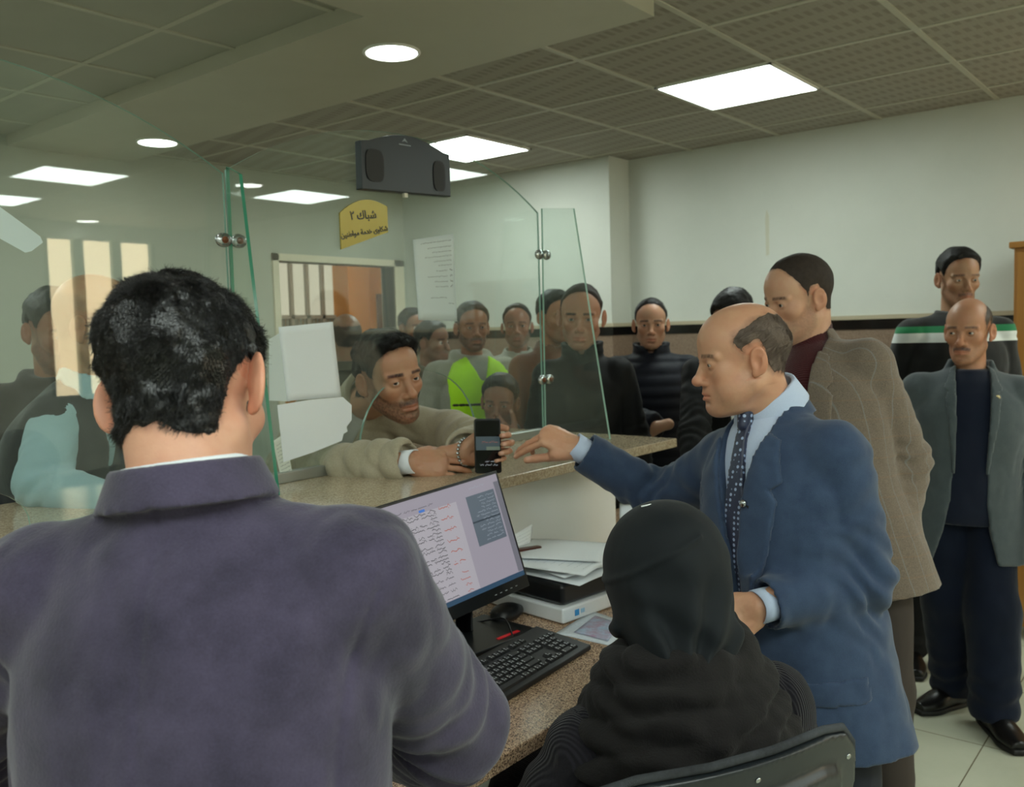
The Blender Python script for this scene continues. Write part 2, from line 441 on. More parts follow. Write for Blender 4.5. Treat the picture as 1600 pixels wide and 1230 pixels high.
def hair_mesh(o, V, rng, h):
    """hair shell following the skull, with strands"""
    th = o.get('hair', .01); H = Vol.__new__(Vol); H.__dict__.update(V.__dict__); H.F = V.F.copy()
    poly = HAIRLINES[o.get('hairline', 'full')]; amp = o.get('mess', .004)
    def fn(F, P):
        d = poly_sd(P[:, 1], P[:, 2], poly)+o.get('inset', .005)+fbm(P, 55, 2, 14)*.003
        nn = fbm(P, 30, 3, 11)*amp
        top = ss(-.02, .09, P[:, 2]); t = th*(.28+.92*top)*ss(.004, -o.get('taper', .02), d+fbm(P, 45, 2, 8)*.006)+.0006
        if o.get('quiff'): t = t+o['quiff']*ss(.02, .1, P[:, 1])*ss(.05, .09, P[:, 2])
        nn = np.maximum(nn, -.55*t)
        r = np.maximum(F-t-nn*ss(0, -.015, d), d*.9+fbm(P, 90, 2, 4)*.002)
        if o.get('crownbald'):
            g = np.sqrt((P[:, 0]/.05)**2+((P[:, 1]-.01)/.09)**2)-1; r = np.maximum(r, -g*.04)
        r = np.where(P[:, 1] > -.022, np.maximum(r, np.abs(P[:, 0])-.0755*o.get('w', 1)-th*.45-.002), r)
        r = np.maximum(r, np.abs(P[:, 0])-.0755*o.get('w', 1)-th-.003)
        return np.maximum(r, -(F+.004))
    H.band(fn, .05); H.F[np.abs(V.F) >= .05] = .5
    v, q = H.mesh()
    if len(v) == 0: return None
    N = vnormals(v, q); parts = [(v, q)]
    ns = o.get('strands', 0)
    if ns:
        out = np.nonzero((sample(V, v) > .0005) & (np.abs(v[:, 0]) < .0755*o.get('w', 1)+th*.4))[0]
        i = rng.choice(out, ns); P = v[i]; Nn = N[i]
        cr = np.array([.012, -.06, .11]); R = P-cr; t = R-Nn*np.sum(R*Nn, 1)[:, None]; t /= np.maximum(np.linalg.norm(t, axis=1), 1e-6)[:, None]
        sw = np.cross(Nn, t); d = t+sw*.35
        cl = np.stack([fbm(P, 38, 2, 21), fbm(P, 38, 2, 31), fbm(P, 38, 2, 41)], 1)
        d = d+cl*o.get('clump', .5)
        parts.append(strands(P, Nn, d, o.get('slen', .012), o.get('srad', .0004), rng, segs=o.get('segs', 3), curl=o.get('curl', .25), stiff=o.get('stiff', .35)))
    return join(parts)
def uvball(c, r, n=16):
    V = []; Q = []
    for i in range(n+1):
        a = math.pi*i/n
        for j in range(2*n): b = math.pi*j/n; V.append((math.sin(a)*math.cos(b), math.cos(a), math.sin(a)*math.sin(b)))
    for i in range(n):
        for j in range(2*n): k = (j+1) % (2*n); Q.append((i*2*n+j, (i+1)*2*n+j, (i+1)*2*n+k, i*2*n+k))
    return np.array(V)*r+np.asarray(c), np.array(Q), np.array(V)
def head_axes(yaw, pitch=0, roll=0):
    f = facing(yaw); r = np.cross(f, UP); p = math.radians(pitch); f2 = f*math.cos(p)+UP*math.sin(p); u = np.cross(r, f2)
    a = math.radians(roll); return np.array([r*math.cos(a)+u*math.sin(a), f2, u*math.cos(a)-r*math.sin(a)])   # rows: right, front, up
FING = [(.090, .027, .046, .026, .021, .0088), (.094, .008, .050, .030, .022, .0090), (.089, -.011, .047, .028, .021, .0086), (.080, -.028, .036, .021, .018, .0076)]
def hand_mesh(skin, curls=None, thumb=(.35, .5, .3, .2), spread=.06, h=.0022, sc=1.0):
    """local axes: x to the fingertips, y to the thumb side, z out of the back of the hand.
    curls = (knuckle, middle, tip) bend in radians for index, middle, ring, little; thumb = (sideways, down, bend, bend)"""
    curls = curls or [(.3, .4, .25)]*4
    V = Vol((-.10, -.085, -.12), (.20, .10, .07), h)
    V.cap((-.06, 0, 0), (0, 0, 0), .0255, .024, 0)
    V.ell((.0, 0, 0), (.034, .028, .02), .015)
    V.ell((.048, -.001, -.001), (.05, .039, .0155), .018)
    V.ell((.075, -.002, .0), (.03, .04, .0125), .012)
    V.cap((.012, .016, -.007), (.05, .038, -.014), .017, .014, .015)
    V.cap((.02, -.024, -.007), (.06, -.03, -.006), .014, .012, .014)
    nails = []
    for (x, y, a, b, c, r), cu in zip(FING, curls):
        p = V3(x, y, -.001); an = 0; sp = spread*y/.027
        V.ell(p, (r*1.15, r*1.1, r*1.1), .008)
        for L, cc, r0, r1 in ((a, cu[0], r, r*.93), (b, cu[1], r*.95, r*.86), (c, cu[2], r*.87, r*.74)):
            an += cc; d = nrm(V3(math.cos(an), sp, -math.sin(an))); q2 = p+d*L
            V.cap(p, q2, r0, r1, .0025); p = q2
        up = V3(math.sin(an), 0, math.cos(an)); nails.append((p-d*.002+up*r*.62, r))
    sd, dn, b1, b2 = thumb
    p = V3(.03, .03, -.01); d = nrm(V3(math.cos(sd), math.sin(sd), -math.sin(dn)))
    q2 = p+d*.04; V.cap(p, q2, .0145, .0115, .01); p = q2
    ax = nrm(np.cross(d, V3(.2, .3, 1)))
    def rot(v, a, ax): return v*math.cos(a)+np.cross(ax, v)*math.sin(a)+ax*(ax@v)*(1-math.cos(a))
    for L, bb, r0, r1 in ((.033, b1, .0112, .0105), (.024, b2, .0108, .0088)):
        d = rot(d, -bb, V3(0, 0, 1)); q2 = p+d*L; V.cap(p, q2, r0, r1, .004); p = q2
    nails.append((p-d*.003+V3(0, .0, .0065), .0105))
    V.band(lambda F, P: F+fbm(P, 120, 2, 2)*.0005+np.exp(-((P[:, 2]-.01)/.012)**2)*.0012*np.abs(np.sin(P[:, 1]*165+.8))*ss(.0, .03, P[:, 0])*ss(.09, .06, P[:, 0]), .01)
    v, q = V.mesh()
    c = np.repeat(np.array(lin(skin))[None], len(v), 0)
    tip = ss(.07, .14, v[:, 0])*.3; c = c*(1-tip[:, None])+c*np.array([1.0, .72, .66])*tip[:, None]
    for p, r in nails:
        m = np.exp(-((np.linalg.norm(v-p, axis=1)/(r*.75))**4))*.55; c = c*(1-m[:, None])+np.array(lin('e8bfae'))*m[:, None]
    return v*sc, q, c
# ------------------------------------------------------------------ people
def eyeball(o, yawoff, pitchoff, n):
    out = []
    for s in (-1, 1):
        v, q, d = uvball((s*.032, .0768, .0025), .0122, n)
        g = nrm(V3(math.sin(yawoff), math.cos(yawoff), math.sin(pitchoff)))
        a = np.arccos(np.clip(d@g, -1, 1)); c = np.repeat(np.array(lin('cfc4bb'))[None], len(v), 0)
        c[a < .52] = lin(o.get('iris', '2a170d')); c[a < .22] = (.004, .004, .004); out.append((v, q, c))
    return out
class Person:
    def __init__(s, label, base, yaw, hs=1., lean=(0, 0), pel=None, neck=None, head=None, look=None, o=None, sw=1., fat=0., group=None, seed=1, hscale=1., tf=None, det=1):
        s.base = V3(base[0], base[1], 0); s.f = facing(yaw) if tf is None else nrm(tf); s.hs = hs; s.det = det
        s.root = thing('person', label, 'person', s.base, group); s.o = o; s.rng = np.random.RandomState(seed); s.fat = fat; s.sw = sw; s.hscale = hscale
        s.pel = s.base+UP*.95*hs if pel is None else np.asarray(pel, float)
        s.neck = s.base+UP*1.455*hs+s.f*lean[0]+np.cross(s.f, UP)*lean[1] if neck is None else np.asarray(neck, float)
        s.t = nrm(s.neck-s.pel); s.L = np.linalg.norm(s.neck-s.pel); s.f = nrm(s.f-s.t*(s.f@s.t)); s.r = np.cross(s.f, s.t)
        look = look or (yaw, 0, 0); s.hA = head_axes(*look)
        s.hpos = s.neck+s.t*.04+UP*.11*hscale+nrm(s.hA[1])*.035 if head is None else np.asarray(head, float)
        s.sh = [s.neck-s.t*.092+s.r*q*.158*sw*hs**.5 for q in (-1, 1)]     # 0 = left, 1 = right
        s.el = [None, None]; s.wr = [None, None]; s.hand = [None, None]
        for i in (0, 1): s.arm(i)
        s.na = nrm((s.hpos-s.hA[1]*.03-s.hA[2]*.06)-s.neck)
        s.legs()
    def arm(s, i, wr=None, el=None, pole=None, out=.09, fwd=.03, bend=.0):
        sg = (-1, 1)[i]; U, Fo = .295*s.hs, .265*s.hs; A = s.sh[i]
        if wr is None: wr = A+s.r*sg*out+s.f*(fwd+.03)-UP*(.535*s.hs-bend)
        wr = np.asarray(wr, float)
        if el is None:
            d = wr-A; D = min(np.linalg.norm(d), (U+Fo)*.999); dn = nrm(d)
            x = (U*U-Fo*Fo+D*D)/(2*D); hh = math.sqrt(max(U*U-x*x, 0)); pl = s.r*sg*.4-s.f*1.-UP*.3 if pole is None else np.asarray(pole, float)
            pl = nrm(pl-dn*(pl@dn)); el = A+dn*x+pl*hh
        s.el[i] = np.asarray(el, float); s.wr[i] = wr
    def legs(s, ank=None, knee=None):
        s.hip = [s.pel+s.r*q*.082-s.t*.04 for q in (-1, 1)]
        g = np.cross(s.f, UP); g = nrm(np.cross(UP, np.cross(g, UP)))
        fl = nrm(V3(s.f[0], s.f[1], 0)); rl = np.cross(fl, UP)
        s.ank = ank or [V3(s.base[0], s.base[1], .085)+rl*q*.115 for q in (-1, 1)]
        s.kn = knee or [(a+b)/2+fl*.02 for a, b in zip(s.hip, s.ank)]
        s.toe = [fl+rl*q*.22 for q in (-1, 1)]
    # -- skin
    def body(s, h=.0035, coarse=.014, hands=True, legs=True):
        parts = []; o = s.o; nb = ((s.neck-s.t*.03)-s.hpos)@s.hA.T/s.hscale; hv, hq, ht, V = head_mesh(o, h, nb); s.hV = V; s.hh = h
        s.h2w = lambda v: (np.asarray(v)*s.hscale)@s.hA+s.hpos
        parts.append((s.h2w(hv), hq, ht))
        lo = np.min([s.base, s.neck, s.pel, *s.wr, *s.el, *s.ank, s.hpos], 0)-.12; hi = np.max([s.neck, s.pel, *s.wr, *s.el, *s.ank, s.hpos], 0)+.12
        B = Vol(lo, hi, coarse)
        t, L = s.t, s.L
        B.loft([s.pel-t*.06, s.pel, s.pel+t*L*.3, s.pel+t*L*.65, s.pel+t*L*.86], [.13, .145, .13, .145, .12], [.09, .095+s.fat*.5, .09+s.fat*.7, .095, .07], s.r)
        B.cap(s.neck-t*.09, s.neck-t*.02, .046, .046, .03)
        for i in (0, 1):
            B.cap(s.neck-t*.06, s.sh[i], .04, .042, .03); B.cap(s.sh[i], s.el[i], .04, .034, .02); B.cap(s.el[i], s.wr[i], .034, .024, .01)
            if legs: B.cap(s.hip[i], s.kn[i], .075, .05, .03); B.cap(s.kn[i], s.ank[i], .048, .035, .02); B.cap(s.ank[i], s.ank[i]+s.toe[i]*.12-UP*.04, .03, .02, .02)
        bv, bq = B.mesh(); parts.append((bv, bq, np.repeat(np.array(lin(o['skin']))[None], len(bv), 0)))
        for i in (0, 1):
            H = s.hand[i]
            if H is None:
                H = dict(d=-UP*1.0+s.f*.15, palm=-s.r*(-1, 1)[i], curls=[(.35, .5, .3), (.4, .55, .3), (.45, .6, .3), (.5, .6, .35)], h=.0045)
            if not hands and s.hand[i] is None: continue
            d = nrm(H['d']); z = -nrm(np.asarray(H['palm'], float)); z = nrm(z-d*(z@d))
            y = np.cross(z, d)*(1 if i == 1 else -1)     # thumb side
            v, q, c = hand_mesh(o['skin'], H.get('curls'), H.get('thumb', (.35, .5, .3, .2)), H.get('spread', .06), H.get('h', .0026), H.get('sc', 1.))
            w = s.wr[i]+v@np.array([d, y, z])
            if i == 0: q = q[:, ::-1]
            parts.append((w, q, c))
        v, q, c = join(parts)
        s.bodyo = mkobj('body', v, q, skin_mat(), s.root, tint=c)
        return s
    def eyes(s, yaw=0, pitch=0, n=14):
        for v, q, c in eyeball(s.o, yaw, pitch, n): mkobj('eye', s.h2w(v), q, attr_mat('eye_surface', .12, .6), s.root, tint=c)
        return s
    def hair(s, mat):
        r = hair_mesh(s.o, s.hV, s.rng, s.hh)
        if r is not None: mkobj('hair', s.h2w(r[0]), r[1], mat, s.root)
        return s
    def local(s, P):
        d = P-s.pel; w = d@s.t; return d@s.r, d@s.f, w      # right, front, up along the spine
    def bounds(s, arms=True, low=.25):
        pts = [s.neck+s.t*.12, s.pel-s.t*low, *s.sh]
        if arms: pts += [*s.el, *s.wr]
        return np.min(pts, 0)-.2, np.max(pts, 0)+.2
    def top(s, name, mat, off=.02, soff=None, hem=.17, end=-.0, h=.007, quilt=0, qn=None, fold=.004, sleeves=True, openv=None, lapel=None, collar=None, flare=0, belly=0, seams=None, deco=None, shp=(.055, .056), label=None, wrinkle=30., pad=0., fine=None, build=True):
        """a garment for the upper body; openv / lapel / deco are polygons in (right, up) on the chest"""
        lo, hi = s.bounds(sleeves, hem+.05)
        V = Vol(lo, hi, h); t, L, r, f = s.t, s.L, s.r, s.f; so = off if soff is None else soff; F8 = s.fat; hs = s.hs**.5; sw = s.sw
        q = lambda a: s.pel+t*L*a+f*(.012*math.sin(a*3)) 
        V.loft([s.pel-t*hem, s.pel-t*hem*.4, q(.22), q(.56), q(.74), q(.88), q(.985)], [.162*sw+off+flare, .162*sw+off+flare*.4, .145*sw+off+F8*.4, .165*sw+off, .152*sw+off, .105*sw+off*.8, .062+off*.5],
               [.115+off+flare*.6+F8*.4, .117+off+F8*.8+belly*.5, .108+off+F8+belly, .118+off+F8*.3, .108+off, .085+off*.8, .058+off*.5], r, n=20)
        Tq = Vol.__new__(Vol); Tq.__dict__.update(V.__dict__); Tq.F = V.F.copy()
        for i in (0, 1):
            V.cap(s.neck-t*.052+r*(-1, 1)[i]*.035, s.sh[i]+UP*pad, shp[0]-.018+off*.6, shp[1]-.012+so*.9, .035)
            if sleeves:
                e = s.el[i]; w = s.wr[i]; d = nrm(w-e); we = w+d*end
                am = None; am2 = None
                if quilt:
                    n1 = qn or 4; pass
                ke = .02
                V.cap(s.sh[i], e, .048+so, .043+so, .014, amp=am); V.cap(e, we, .043+so, .034+so, ke, amp=am)
        if fold:
            els = [(s.el[i], nrm(s.wr[i]-s.sh[i])) for i in (0, 1)] if sleeves else []
            ss_ = [(s.sh[i], nrm(s.el[i]-s.sh[i])) for i in (0, 1)] if sleeves else []
            def ff(F, P):
                a = fbm(P*np.array([1, 1, .55]), 9, 3, s.o.get('seed', 1)); b = np.abs(fbm(P*np.array([1, 1, .6]), 14, 2, 40+s.o.get('seed', 1)))
                D = fold*(a*.9-(.5-b)*1.1*(b < .5))
                for (e, d) in els:
                    x = P-e; rr = np.exp(-(np.linalg.norm(x, axis=1)/.10)**2); D += fold*1.5*rr*np.sin((x@d)*140+6*fbm(P, 12, 1, 9))
                for (e, d) in ss_:
                    x = P-e-d*.07; rr = np.exp(-(np.linalg.norm(x, axis=1)/.09)**2); D += fold*.8*rr*np.sin((x@d)*70+5*fbm(P, 10, 1, 19))
                return F-D
            V.band(ff, .04)
        if quilt:
            n2 = (qn or 4)*2.2/L
            V.band(lambda F, P: F-quilt*(1.1*np.abs(np.sin((P-s.pel)@t*math.pi*n2))**.8-.6)*ss(.24, .17, np.abs((P-s.pel)@r)), .04)
        if quilt and sleeves:
            segs = [(s.sh[i], s.el[i], s.el[i], s.wr[i]) for i in (0, 1)]
            def qa(F, P):
                D = np.zeros(len(P))
                for A_, B_, C_, E_ in segs:
                    for a, b in ((A_, B_), (C_, E_)):
                        ab = b-a; L2 = ab@ab; x = P-a; tt = x@ab/L2; rad = np.linalg.norm(x-np.clip(tt, 0, 1)[:, None]*ab, axis=1)
                        m = ss(.13, .10, rad)*(tt > .02)*(tt < 1.0)*ss(.15, .20, np.abs((P-s.pel)@s.r)) if a is A_ else ss(.13, .10, rad)*(tt > .02)*(tt < 1.02)
                        D = np.where((m > .01) & (D == 0), m*(1.15*np.abs(np.sin(tt*math.sqrt(L2)*math.pi/.062))**.8-.6), D)
                return F-quilt*D
            V.band(qa, .04)
        s.last = V
        if collar: s.collar(V, collar)
        def cuts(F, P):
            u, v, w = s.local(P)
            if openv is not None: F = np.where(v > -.02, np.maximum(F, -poly_sd(u, w, openv)), F)
            F = np.maximum(F, -(w+hem-.004+.0*u))
            if sleeves:
                F0 = F
                for i in (0, 1):
                    e = s.el[i]; wv = s.wr[i]; d = nrm(wv-e); x = P-wv; a = x@d; rad = np.linalg.norm(x-a[:, None]*d, axis=1)
                    near = (rad < .09) & (a > -.12)
                    F = np.where(near, np.maximum(F, a-end), F)
                    F = np.where(near & (a > end-.03), np.maximum(F, -(rad-(.0225+so))), F) if h < .0072 else F
                tq = np.maximum(sample(Tq, P), F0); F = np.where(tq < .004, np.minimum(F, np.maximum(F0, tq)), F)
            return F
        if lapel:
            for pl, hgt in (lapel if h > .02 else []):
                def lf_(F, P, pl=pl, hgt=hgt):
                    u, v, w = s.local(P); d = poly_sd(u, w, pl); G = np.minimum(F, np.maximum(F-hgt, d))+.0035*np.exp(-((d-h*.6)/(h*.55))**2)*(d > 0); return np.where(v > -.03, G, F)
                V.band(lf_, .04)
        V.band(cuts, .12)
        if seams:
            for (kind, pts, dep) in seams:
                def sf(F, P):
                    u, v, w = s.local(P); d = np.full(len(P), 1., f4)
                    for (a, b) in zip(pts[:-1], pts[1:]):
                        ex, ey = b[0]-a[0], b[1]-a[1]; tt = np.clip(((u-a[0])*ex+(w-a[1])*ey)/(ex*ex+ey*ey), 0, 1)
                        d = np.minimum(d, np.hypot(u-a[0]-ex*tt, w-a[1]-ey*tt))
                    m = (v > 0) if kind == 'f' else (v < 0)
                    return F+m*dep*np.exp(-(d/(h*.7))**2)
                V.band(sf, .02)
        s.vols = getattr(s, 'vols', {}); s.vols[name] = V
        if lapel:
            for pl, hgt in lapel: s.patch('lapel' if max(q_[1] for q_ in pl) > .36 else 'pocket_flap', V, mat, pl, hgt, -.003)
        if build:
            v, qd = V.mesh(); o = mkobj(name, v, qd, mat, s.root, label=label); s.vols[name+'_o'] = o
        return V
    def patch(s, name, V, mat, poly, th, inner=-.004, back=False, label=None, tintf=None):
        """thin piece lying on a garment's surface, bounded by a polygon in (right, up)"""
        W = Vol.__new__(Vol); W.__dict__.update(V.__dict__); W.F = V.F.copy()
        def fn(F, P):
            u, v, w = s.local(P); t_ = th(u, w) if callable(th) else th
            r = np.maximum(np.maximum(F-t_, -(F-inner)), poly_sd(u, w, poly)); return np.maximum(r, v if back else -v)
        W.band(fn, .04); W.F[np.abs(V.F) >= .04] = .5
        v, q = W.mesh()
        return mkobj(name, v, q, mat, s.root, label=label, tint=tintf(v) if tintf else None) if len(v) else None
    def neckf(s, X, Y, Z, up=0., ax=None):
        a = ax if ax is not None else nrm(s.na*.6+s.t*.4); c = s.neck+a*up
        x, y, z = X-c[0], Y-c[1], Z-c[2]; zc = x*a[0]+y*a[1]+z*a[2]
        fr = nrm(s.f-a*(s.f@a)); rr = np.cross(fr, a)
        return x*rr[0]+y*rr[1]+z*rr[2], x*fr[0]+y*fr[1]+z*fr[2], zc
    def collar(s, V, kind, k=.006):
        c = s.neck; lo, hi = c-.16, c+.17
        if kind == 'lapelcollar': V.op(lambda X, Y, Z: (lambda u, v, z: np.maximum(np.sqrt(u*u+(v+.009)**2)-.071, np.maximum(z-.002, -.06-z)))(*s.neckf(X, Y, Z, 0., nrm(s.na*.15+s.t*.85))), lo, hi, .012)
        axc = nrm(s.na*.15+s.t*.85) if kind == 'lapelcollar' else (nrm(s.na*.25+s.t*.75) if s.o.get('hairline') == 'nape' else None)
        def fn(X, Y, Z):
            u, v, z = s.neckf(X, Y, Z, 0., axc); v2 = v*1.0+.008; rho = np.sqrt(u*u+v2*v2); hd = s.o.get('hoodsize', 1.); fr = ss(-.3, 1., v2/np.maximum(rho, 1e-4))
            if kind == 'turtle': return np.maximum(np.abs(rho-.064+z*.08)-.007, np.maximum(z-.062+.012*fr, -.03-z))
            if kind == 'crew': return np.maximum(np.abs(rho-.071+z*.35)-.006, np.maximum(z-.012+.022*fr, -.03-z))
            if kind == 'shirt':
                ch = s.o.get('collarh', .044); st = np.maximum(np.abs(rho-.061+z*.05)-.0025, np.maximum(z-ch+.016*fr, -.008-.02*fr-z))
                zl = .006-.046*fr; lf = np.maximum(np.abs(rho-(.0625+(ch-z)*.36))-.0028, np.maximum(z-ch-.002+.016*fr, zl-z))
                gap = .004+(.03-z)*.55; lf = np.where(v2 > 0, np.maximum(lf, gap-np.abs(u)), lf); return np.minimum(st, lf)
            if kind == 'lapelcollar':
                jz = s.o.get('jc', .034); lf = np.maximum(np.maximum(rho-(.0745+np.maximum(jz-z, 0)*.42), .0635-rho), np.maximum(z-jz, jz-.042-z)); return np.maximum(lf, v2-.035+.3*(jz-z))
            if kind == 'puffer':
                lf = np.maximum(np.abs(rho-.080-.002*np.sin(z*180))-.011, np.maximum(z-.055+.02*fr, -.04-z)); return np.where(v2 > 0, np.maximum(lf, .012+z*.25-np.abs(u)), lf)
            if kind == 'polo':
                lf = np.maximum(np.abs(rho-(.07+(.03-z)*.5))-.004, np.maximum(z-.034+.02*fr, -.02-z)); return np.where(v2 > 0, np.maximum(lf, .015-np.abs(u)), lf)
            if kind == 'hood':
                q = np.sqrt((rho-.085)**2+((z-.0+.03*fr)*.9)**2)-.030*(1-.4*fr); return q
        V.op(fn, lo, hi, k if kind != 'hood' else .02)
        return V
    def collar_piece(s, name, mat, kind, h=.0028, label=None):
        c = s.neck; V = Vol(c-.14, c+.14, h); s.collar(V, kind, 0); v, q = V.mesh(); return mkobj(name, v, q, mat, s.root, label=label)
    def cuff(s, i, mat, a0=-.03, a1=.012, rad=.032, name='shirt_cuff', th=.003):
        d = nrm(s.wr[i]-s.el[i]); w = s.wr[i]; A = nrm(np.cross(d, UP)); B = np.cross(d, A); mb = MB(); n = 28; V = []
        for (a, r) in ((a0, rad-.001), (a1, rad), (a1, rad-th), (a0, rad-th-.001)):
            for q in np.arange(n)*2*math.pi/n: V.append(w+d*(a+.0015*math.sin(q*3))+(A*math.cos(q)*1.1+B*math.sin(q)*.95)*r)
        mb.add(V, [(k*n+j, k*n+(j+1) % n, ((k+1) % 4)*n+(j+1) % n, ((k+1) % 4)*n+j) for k in range(4) for j in range(n)])
        return mb.build(name, mat, s.root, smooth=True)
    def trousers(s, mat, off=.018, h=.012, name='trousers', rise=.03, wide=.0, end=.05):
        pts = [s.pel+s.t*rise, *s.hip, *s.kn, *s.ank]; V = Vol(np.min(pts, 0)-.2, np.max(pts, 0)+.2, h)
        V.loft([s.pel-s.t*.08, s.pel, s.pel+s.t*rise], [.145+off, .145+off, .125+off], [.10+off, .098+off+s.fat*.4, .085+off+s.fat*.6], s.r, n=6)
        for i in (0, 1):
            V.cap(s.hip[i], s.kn[i], .066+off, .060+off+wide, .03); V.cap(s.kn[i], s.ank[i], .062+off+wide, .052+off+wide, .03)
        V.band(lambda F, P: F-.005*fbm(P*np.array([1, 1, .5]), 14, 3, 5)-.005*np.exp(-((P[:, 2]-.15)/.09)**2)*np.sin(P[:, 2]*90+4*fbm(P, 8, 1, 3)), .04)
        V.band(lambda F, P: np.maximum(F, np.where(np.linalg.norm(P-s.pel, axis=1) > .35, end-P[:, 2], -1)), .12)
        v, q = V.mesh(); return mkobj(name, v, q, mat, s.root)
    def shoes(s, mat, h=.006, sole='0b0a09'):
        for i in (0, 1):
            a = s.ank[i]; d = nrm(V3(s.toe[i][0], s.toe[i][1], 0)); a = V3(a[0], a[1], a[2]-.085); r = np.cross(d, UP)
            V = Vol(np.minimum(a-.12, a+d*.24-.08), np.maximum(a+.12, a+d*.24+.08)+V3(0, 0, .05), h)
            V.loft([a-d*.075+UP*.045, a+UP*.05, a+d*.07+UP*.045, a+d*.13+UP*.034, a+d*.195+UP*.026], [.034, .04, .046, .05, .03], [.042, .045, .042, .03, .022], r, n=16)
            V.cap(a+UP*.05, a+UP*.115, .043, .041, .02)
            V.band(lambda F, P: np.maximum(F, .012-P[:, 2]), .1)
            v, q = V.mesh(); sh = mkobj('shoe', v, q, mat, s.root)
            W = Vol(V.lo, V.lo+V.h*V.n, h); 
            W.loft([a-d*.085+UP*.012, a+UP*.012, a+d*.07+UP*.012, a+d*.14+UP*.012, a+d*.205+UP*.012], [.034, .042, .045, .052, .026], [.03]*5, r, n=14)
            W.band(lambda F, P: np.maximum(F, np.maximum(P[:, 2]-.022, .001-P[:, 2])), .2)
            v, q = W.mesh(); mkobj('sole', v, q, plain('shoe_sole', sole, .6), sh, org=s.base)
        return s
    def onfront(s, V, u, w, dirn=None, start=0.):
        """point of a garment's surface in front of spine coordinates (u, w)"""
        d = s.f if dirn is None else dirn; P = s.pel+s.r*u+s.t*w
        ks = np.arange(start, .35, .001); Q = P[None]+d[None]*ks[:, None]; g = sample(V, Q); j = np.nonzero(g < 0)[0]
        return Q[j[-1]+1 if len(j) else 0]
# ================================================================== the scene
SC.view_settings.view_transform = 'Standard'; SC.view_settings.look = 'None'; SC.view_settings.gamma = 1; SC.view_settings.use_curve_mapping = False
SC.view_settings.exposure = 0.56
from mathutils import Matrix
_c = bpy.data.cameras.new('camera'); camo = bpy.data.objects.new('camera', _c); COL.objects.link(camo); SC.camera = camo
camo.matrix_world = Matrix(((cR[0], cU[0], -cF[0], 0), (cR[1], cU[1], -cF[1], 0), (cR[2], cU[2], -cF[2], CAMH), (0, 0, 0, 1)))
_c.sensor_width = 36; _c.lens = 36*FPX/1600; _c.clip_start = .05
_c.dof.use_dof = True; _c.dof.focus_distance = 1.5; _c.dof.aperture_fstop = 7.1
wd = bpy.data.worlds.new('world'); SC.world = wd; wd.use_nodes = True
wd.node_tree.nodes['Background'].inputs[0].default_value = (.75, .85, 1, 1); wd.node_tree.nodes['Background'].inputs[1].default_value = .1
def struct(name, mb, mat, **kw):
    o = mb.build(name, mat, **kw); o['kind'] = 'structure'; return o
XW, YB, XL, YF, ZC, ZS = 5.40, -4.6, -2.6, 5.28, 2.70, 2.64
# materials of the shell
def wall_mat(name, c, c2):
    t = NT(name); n = t.noise(1.4, 5, .6); n2 = t.noise(14, 4, .6)
    m = t.mix(t.ramp(n, [(.35, (0, 0, 0)), (.7, (1, 1, 1))]), lin(c), lin(c2)); m = t.mix(t.ramp(n2, [(.66, (0, 0, 0)), (.8, (.25, .25, .25))]), m, [x*.8 for x in lin(c)])
    t.base(m); t.set(roughness=.55, specular=.3); t.bump(t.noise(60, 4), .15, .002); return t.m
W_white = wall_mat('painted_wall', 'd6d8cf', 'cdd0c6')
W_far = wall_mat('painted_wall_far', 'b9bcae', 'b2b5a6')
W_orange = wall_mat('orange_wall', 'e0953f', 'd58a38')
def floor_mat():
    t = NT('floor_tiles'); br = t.new('ShaderNodeTexBrick', offset=0.0, squash=1.0)
    mp = t.new('ShaderNodeMapping'); t.link(t.co(), mp.inputs['Vector']); mp.inputs['Location'].default_value = (-3.50, -.695, 0)
    t.link(mp.outputs[0], br.inputs['Vector'])
    for k, v in {'Scale': 1, 'Mortar Size': .0022, 'Mortar Smooth': .1, 'Brick Width': .6, 'Row Height': .6}.items(): br.inputs[k].default_value = v
    n = t.noise(2.2, 6, .65, dist=.6); a = t.mix(t.ramp(n, [(.3, (0, 0, 0)), (.75, (1, 1, 1))]), lin('c3c4b0'), lin('b3b5a0'))
    br.inputs['Color1'].default_value = br.inputs['Color2'].default_value = (1, 1, 1, 1); br.inputs['Mortar'].default_value = (0, 0, 0, 1)
    t.base(t.mix(br.outputs['Color'], lin('6b604e'), a)); t.set(roughness=.16, specular=.5)
    r = t.noise(5, 4); t.link(t.math('ADD', t.math('MULTIPLY', r, .18), .08), t.b.inputs['Roughness']); return t.m
def granite(name, cs, scale=140, rough=.18):
    t = NT(name); v = t.new('ShaderNodeTexVoronoi', feature='F1'); v.inputs['Scale'].default_value = scale; t.link(t.co(), v.inputs['Vector'])
    sep = t.new('ShaderNodeSeparateColor'); t.link(v.outputs['Color'], sep.inputs[0])
    m = t.ramp(sep.outputs[0], [(0, lin(cs[0])), (.3, lin(cs[1])), (.62, lin(cs[2])), (.86, lin(cs[3]))], 'CONSTANT')
    m2 = t.mix(t.ramp(t.noise(scale*.6, 5, .7), [(.4, (0, 0, 0)), (.6, (1, 1, 1))]), m, lin(cs[1])); m2 = t.mix(.45, m, m2)
    t.base(m2); t.set(roughness=rough, specular=.5); return t.m
G_desk = granite('desk_granite', ['45342a', 'b8977a', 'd6b897', '856a57'], 420, .25)
G_counter = granite('counter_granite', ['9c8a72', 'b8a78c', 'c4b69c', 'a89880'], 260, .13)
G_wain = granite('wainscot_tile', ['7b6656', '8d7867', '86715f', '937e6c'], 160, .3)
